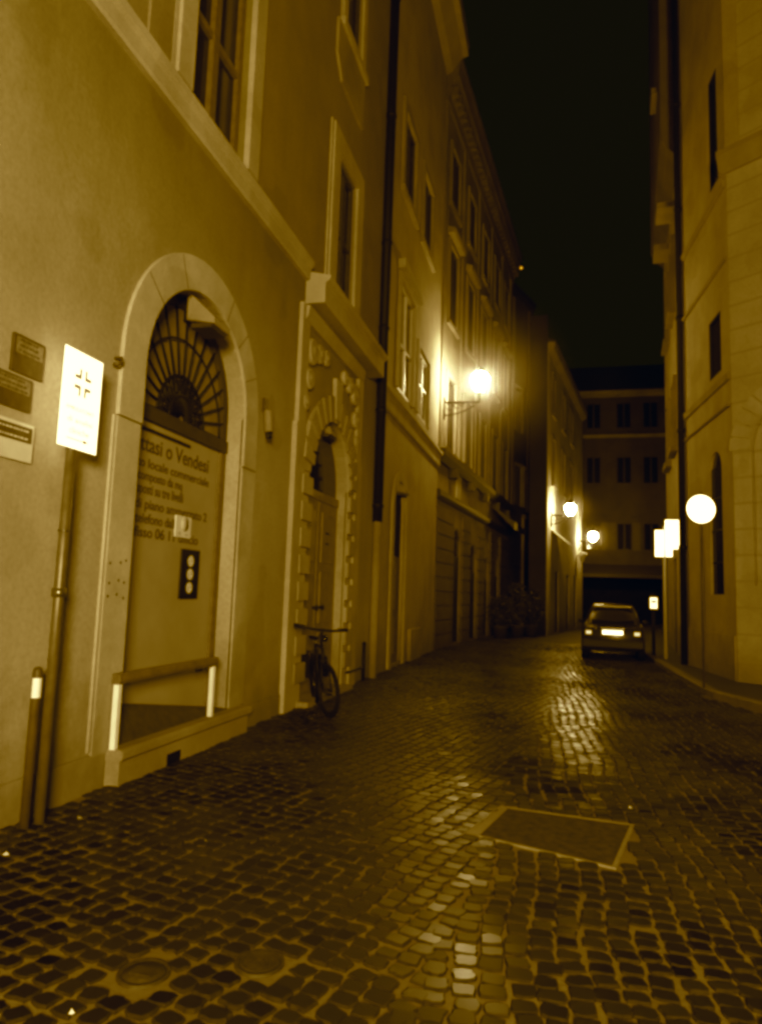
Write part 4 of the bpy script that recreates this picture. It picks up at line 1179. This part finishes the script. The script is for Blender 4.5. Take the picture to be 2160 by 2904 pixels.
shrub(-2.15, 28.2, 1.0, 'low potted shrub left of the taller ones')
shrub(-1.05, 30.9, 1.35, 'potted shrub half under the dark side wall')

# ----------------------------------------------------------------- covers and litter in the road
def manhole(x, y, r_, label, ringed):
    root = thing('manhole_cover', label, 'manhole cover', (x, y, 0), 'small round covers among the cobbles')
    m_ = MB(); m_.lathe((x, y, 0), [(r_, -.02), (r_, .004), (r_ * .86, .008), (r_ * .84, .0), (0, .0)], 28); m_.build('frame', M['castiron'], root)
    m_ = MB()
    prof = [(r_ * .80, -.01), (r_ * .80, .004)]
    if ringed:
        for k in (.68, .5, .32, .14): prof += [(r_ * (k + .08), .005), (r_ * (k + .06), .009), (r_ * k, .009), (r_ * (k - .02), .004)]
    prof += [(0, .005)]
    m_.lathe((x, y, 0), prof, 28); m_.build('lid', M['castiron'], root)
    if not ringed:
        m_ = MB(); m_.box(x - .05, x + .05, y - .03, y + .03, .004, .009); m_.build('lift_plate', M['castiron'], root)
manhole(*MANH[0], 'round iron cover with a plain worn lid, nearest the left corner of the road', False)
manhole(*MANH[1], 'round iron cover with concentric rings, right of the plain one', True)
M['slabfill'] = simple('dark_slab_fill', (.085, .058, .017), .75, 0, .7, 14, spec=.2, bumpv=.8)
cvr = thing('slab_cover', 'large rectangular paved cover with a pale stone frame in the road', 'access cover', (0, 5.25, 0))
def inset(k):
    cx = sum(p[0] for p in COVER) / 4; cy = sum(p[1] for p in COVER) / 4
    return [(cx + (p[0] - cx) * k, cy + (p[1] - cy) * k) for p in COVER]
m_ = MB(); o_, i_ = inset(1.0), inset(.945)
for (za, zb) in ((-.02, .006),):
    vs = [(*p, zb) for p in o_] + [(*p, zb) for p in i_] + [(*p, za) for p in o_] + [(*p, za) for p in i_]
    fs = []
    for i in range(4):
        j_ = (i + 1) % 4; fs += [(i, j_, 4 + j_, 4 + i), (i, j_, 8 + j_, 8 + i), (4 + i, 4 + j_, 12 + j_, 12 + i)]
    m_.add(vs, fs)
m_.build('rim', M['slabstone'], cvr)
m_ = MB(); m_.add([(-.60, 4.98, .008), (-.50, 4.955, .008), (-.345, 5.70, .008), (-.41, 5.73, .008)], [(0, 1, 2, 3)]); m_.build('edge_stone', M['stone_dim'], cvr, recalc=False)
m_ = MB(); m_.add([(*p, .003) for p in inset(.95)], [(0, 1, 2, 3)]); m_.build('slab', M['slabfill'], cvr, recalc=False)
for i, (x, y, s_, lb) in enumerate(((-3.13, 4.36, .028, 'pale scrap of paper by the signpost foot'), (-2.13, 4.25, .018, 'tiny pale scrap in the middle of the left cobbles'),
                              (.56, 5.99, .02, 'tiny pale scrap past the slab cover'), (-1.735, 2.46, .012, 'white cigarette end at the bottom edge of the picture'), (-3.10, 3.66, .02, 'pale scrap against the left wall foot'))):
    t = thing('paper_scrap', lb, 'litter', (x, y, .01), 'litter on the cobbles')
    m_ = MB(); a = random.uniform(0, 3)
    c0, s0 = math.cos(a) * s_, math.sin(a) * s_
    m_.add([(x + c0, y + s0, .014), (x - s0 * .6, y + c0 * .6, .03), (x - c0, y - s0, .016), (x + s0 * .6, y - c0 * .6, .012)], [(0, 1, 2), (0, 2, 3)])
    m_.build('scrap', M['paper'], t, recalc=False)

# ----------------------------------------------------------------- light, sky, camera
w = bpy.data.worlds.new('World'); sc.world = w; w.use_nodes = True
nt = w.node_tree; bg = nt.nodes['Background']
sky = nt.nodes.new('ShaderNodeTexSky'); sky.sky_type = 'NISHITA'; sky.sun_disc = False
sky.sun_elevation = R(-4); sky.sun_rotation = R(200)
mx = nt.nodes.new('ShaderNodeMix'); mx.data_type = 'RGBA'; mx.inputs[0].default_value = .97
nt.links.new(sky.outputs[0], mx.inputs[6]); mx.inputs[7].default_value = (.042, .044, .028, 1)
nt.links.new(mx.outputs[2], bg.inputs[0]); bg.inputs[1].default_value = .1

def point(name, loc, power, col, rad):
    l = bpy.data.lights.new(name, 'POINT'); l.energy = power; l.color = col; l.shadow_soft_size = rad
    o = bpy.data.objects.new(name, l); COL.objects.link(o); o.location = loc
    return o
# unseen street lamp behind the viewer, inferred from the lit walls; bare point light
point('unseen_street_light', (2.0, -5.0, 3.2), 6900, (1, .58, .115), 1.2)

cd = bpy.data.cameras.new('Camera'); cam = bpy.data.objects.new('Camera', cd); COL.objects.link(cam)
cd.sensor_fit = 'AUTO'; cd.sensor_width = 36; cd.lens = 1526.447 / 2221 * 36; cd.clip_end = 400; cd.clip_start = .05
cam.matrix_world = Matrix(((.97007, -.00514, .24277, 0), (.24043, -.11958, -.96327, 0), (.03398, .99281, -.11477, 1.6), (0, 0, 0, 1)))
sc.camera = cam
sc.view_settings.view_transform = 'Standard'; sc.view_settings.look = 'None'; sc.view_settings.exposure = 0
# sepia print response of the old photograph: amber shadows, tan mids, cream lights
sc.view_settings.use_curve_mapping = True
cmap = sc.view_settings.curve_mapping
def set_curve(c, pts):
    while len(c.points) > 2: c.points.remove(c.points[1])
    c.points[0].location = pts[0]; c.points[-1].location = pts[-1]
    for p_ in pts[1:-1]: c.points.new(*p_)
    for p_ in c.points: p_.handle_type = 'VECTOR'
set_curve(cmap.curves[0], [(0, 0), (.03, .036), (.1, .118), (.18, .19), (.35, .357), (1, 1)])
set_curve(cmap.curves[1], [(0, .0012), (.006, .0056), (.015, .0152), (.0275, .0268), (.06, .060), (.098, .102), (.19, .224), (.33, .445), (.5, .80), (.64, .98), (1, 1)])
set_curve(cmap.curves[2], [(0, .0034), (.004, .0014), (.008, .0003), (.0125, .0004), (.018, .004), (.034, .050), (.06, .16), (.1, .42), (.16, .78), (.26, .98), (1, 1)])
cmap.update()
sc.render.engine = 'CYCLES'
sc.cycles.use_denoising = True
sc.cycles.filter_width = 3.4
sc.cycles.max_bounces = 6; sc.cycles.diffuse_bounces = 4
sc.cycles.sample_clamp_indirect = 12
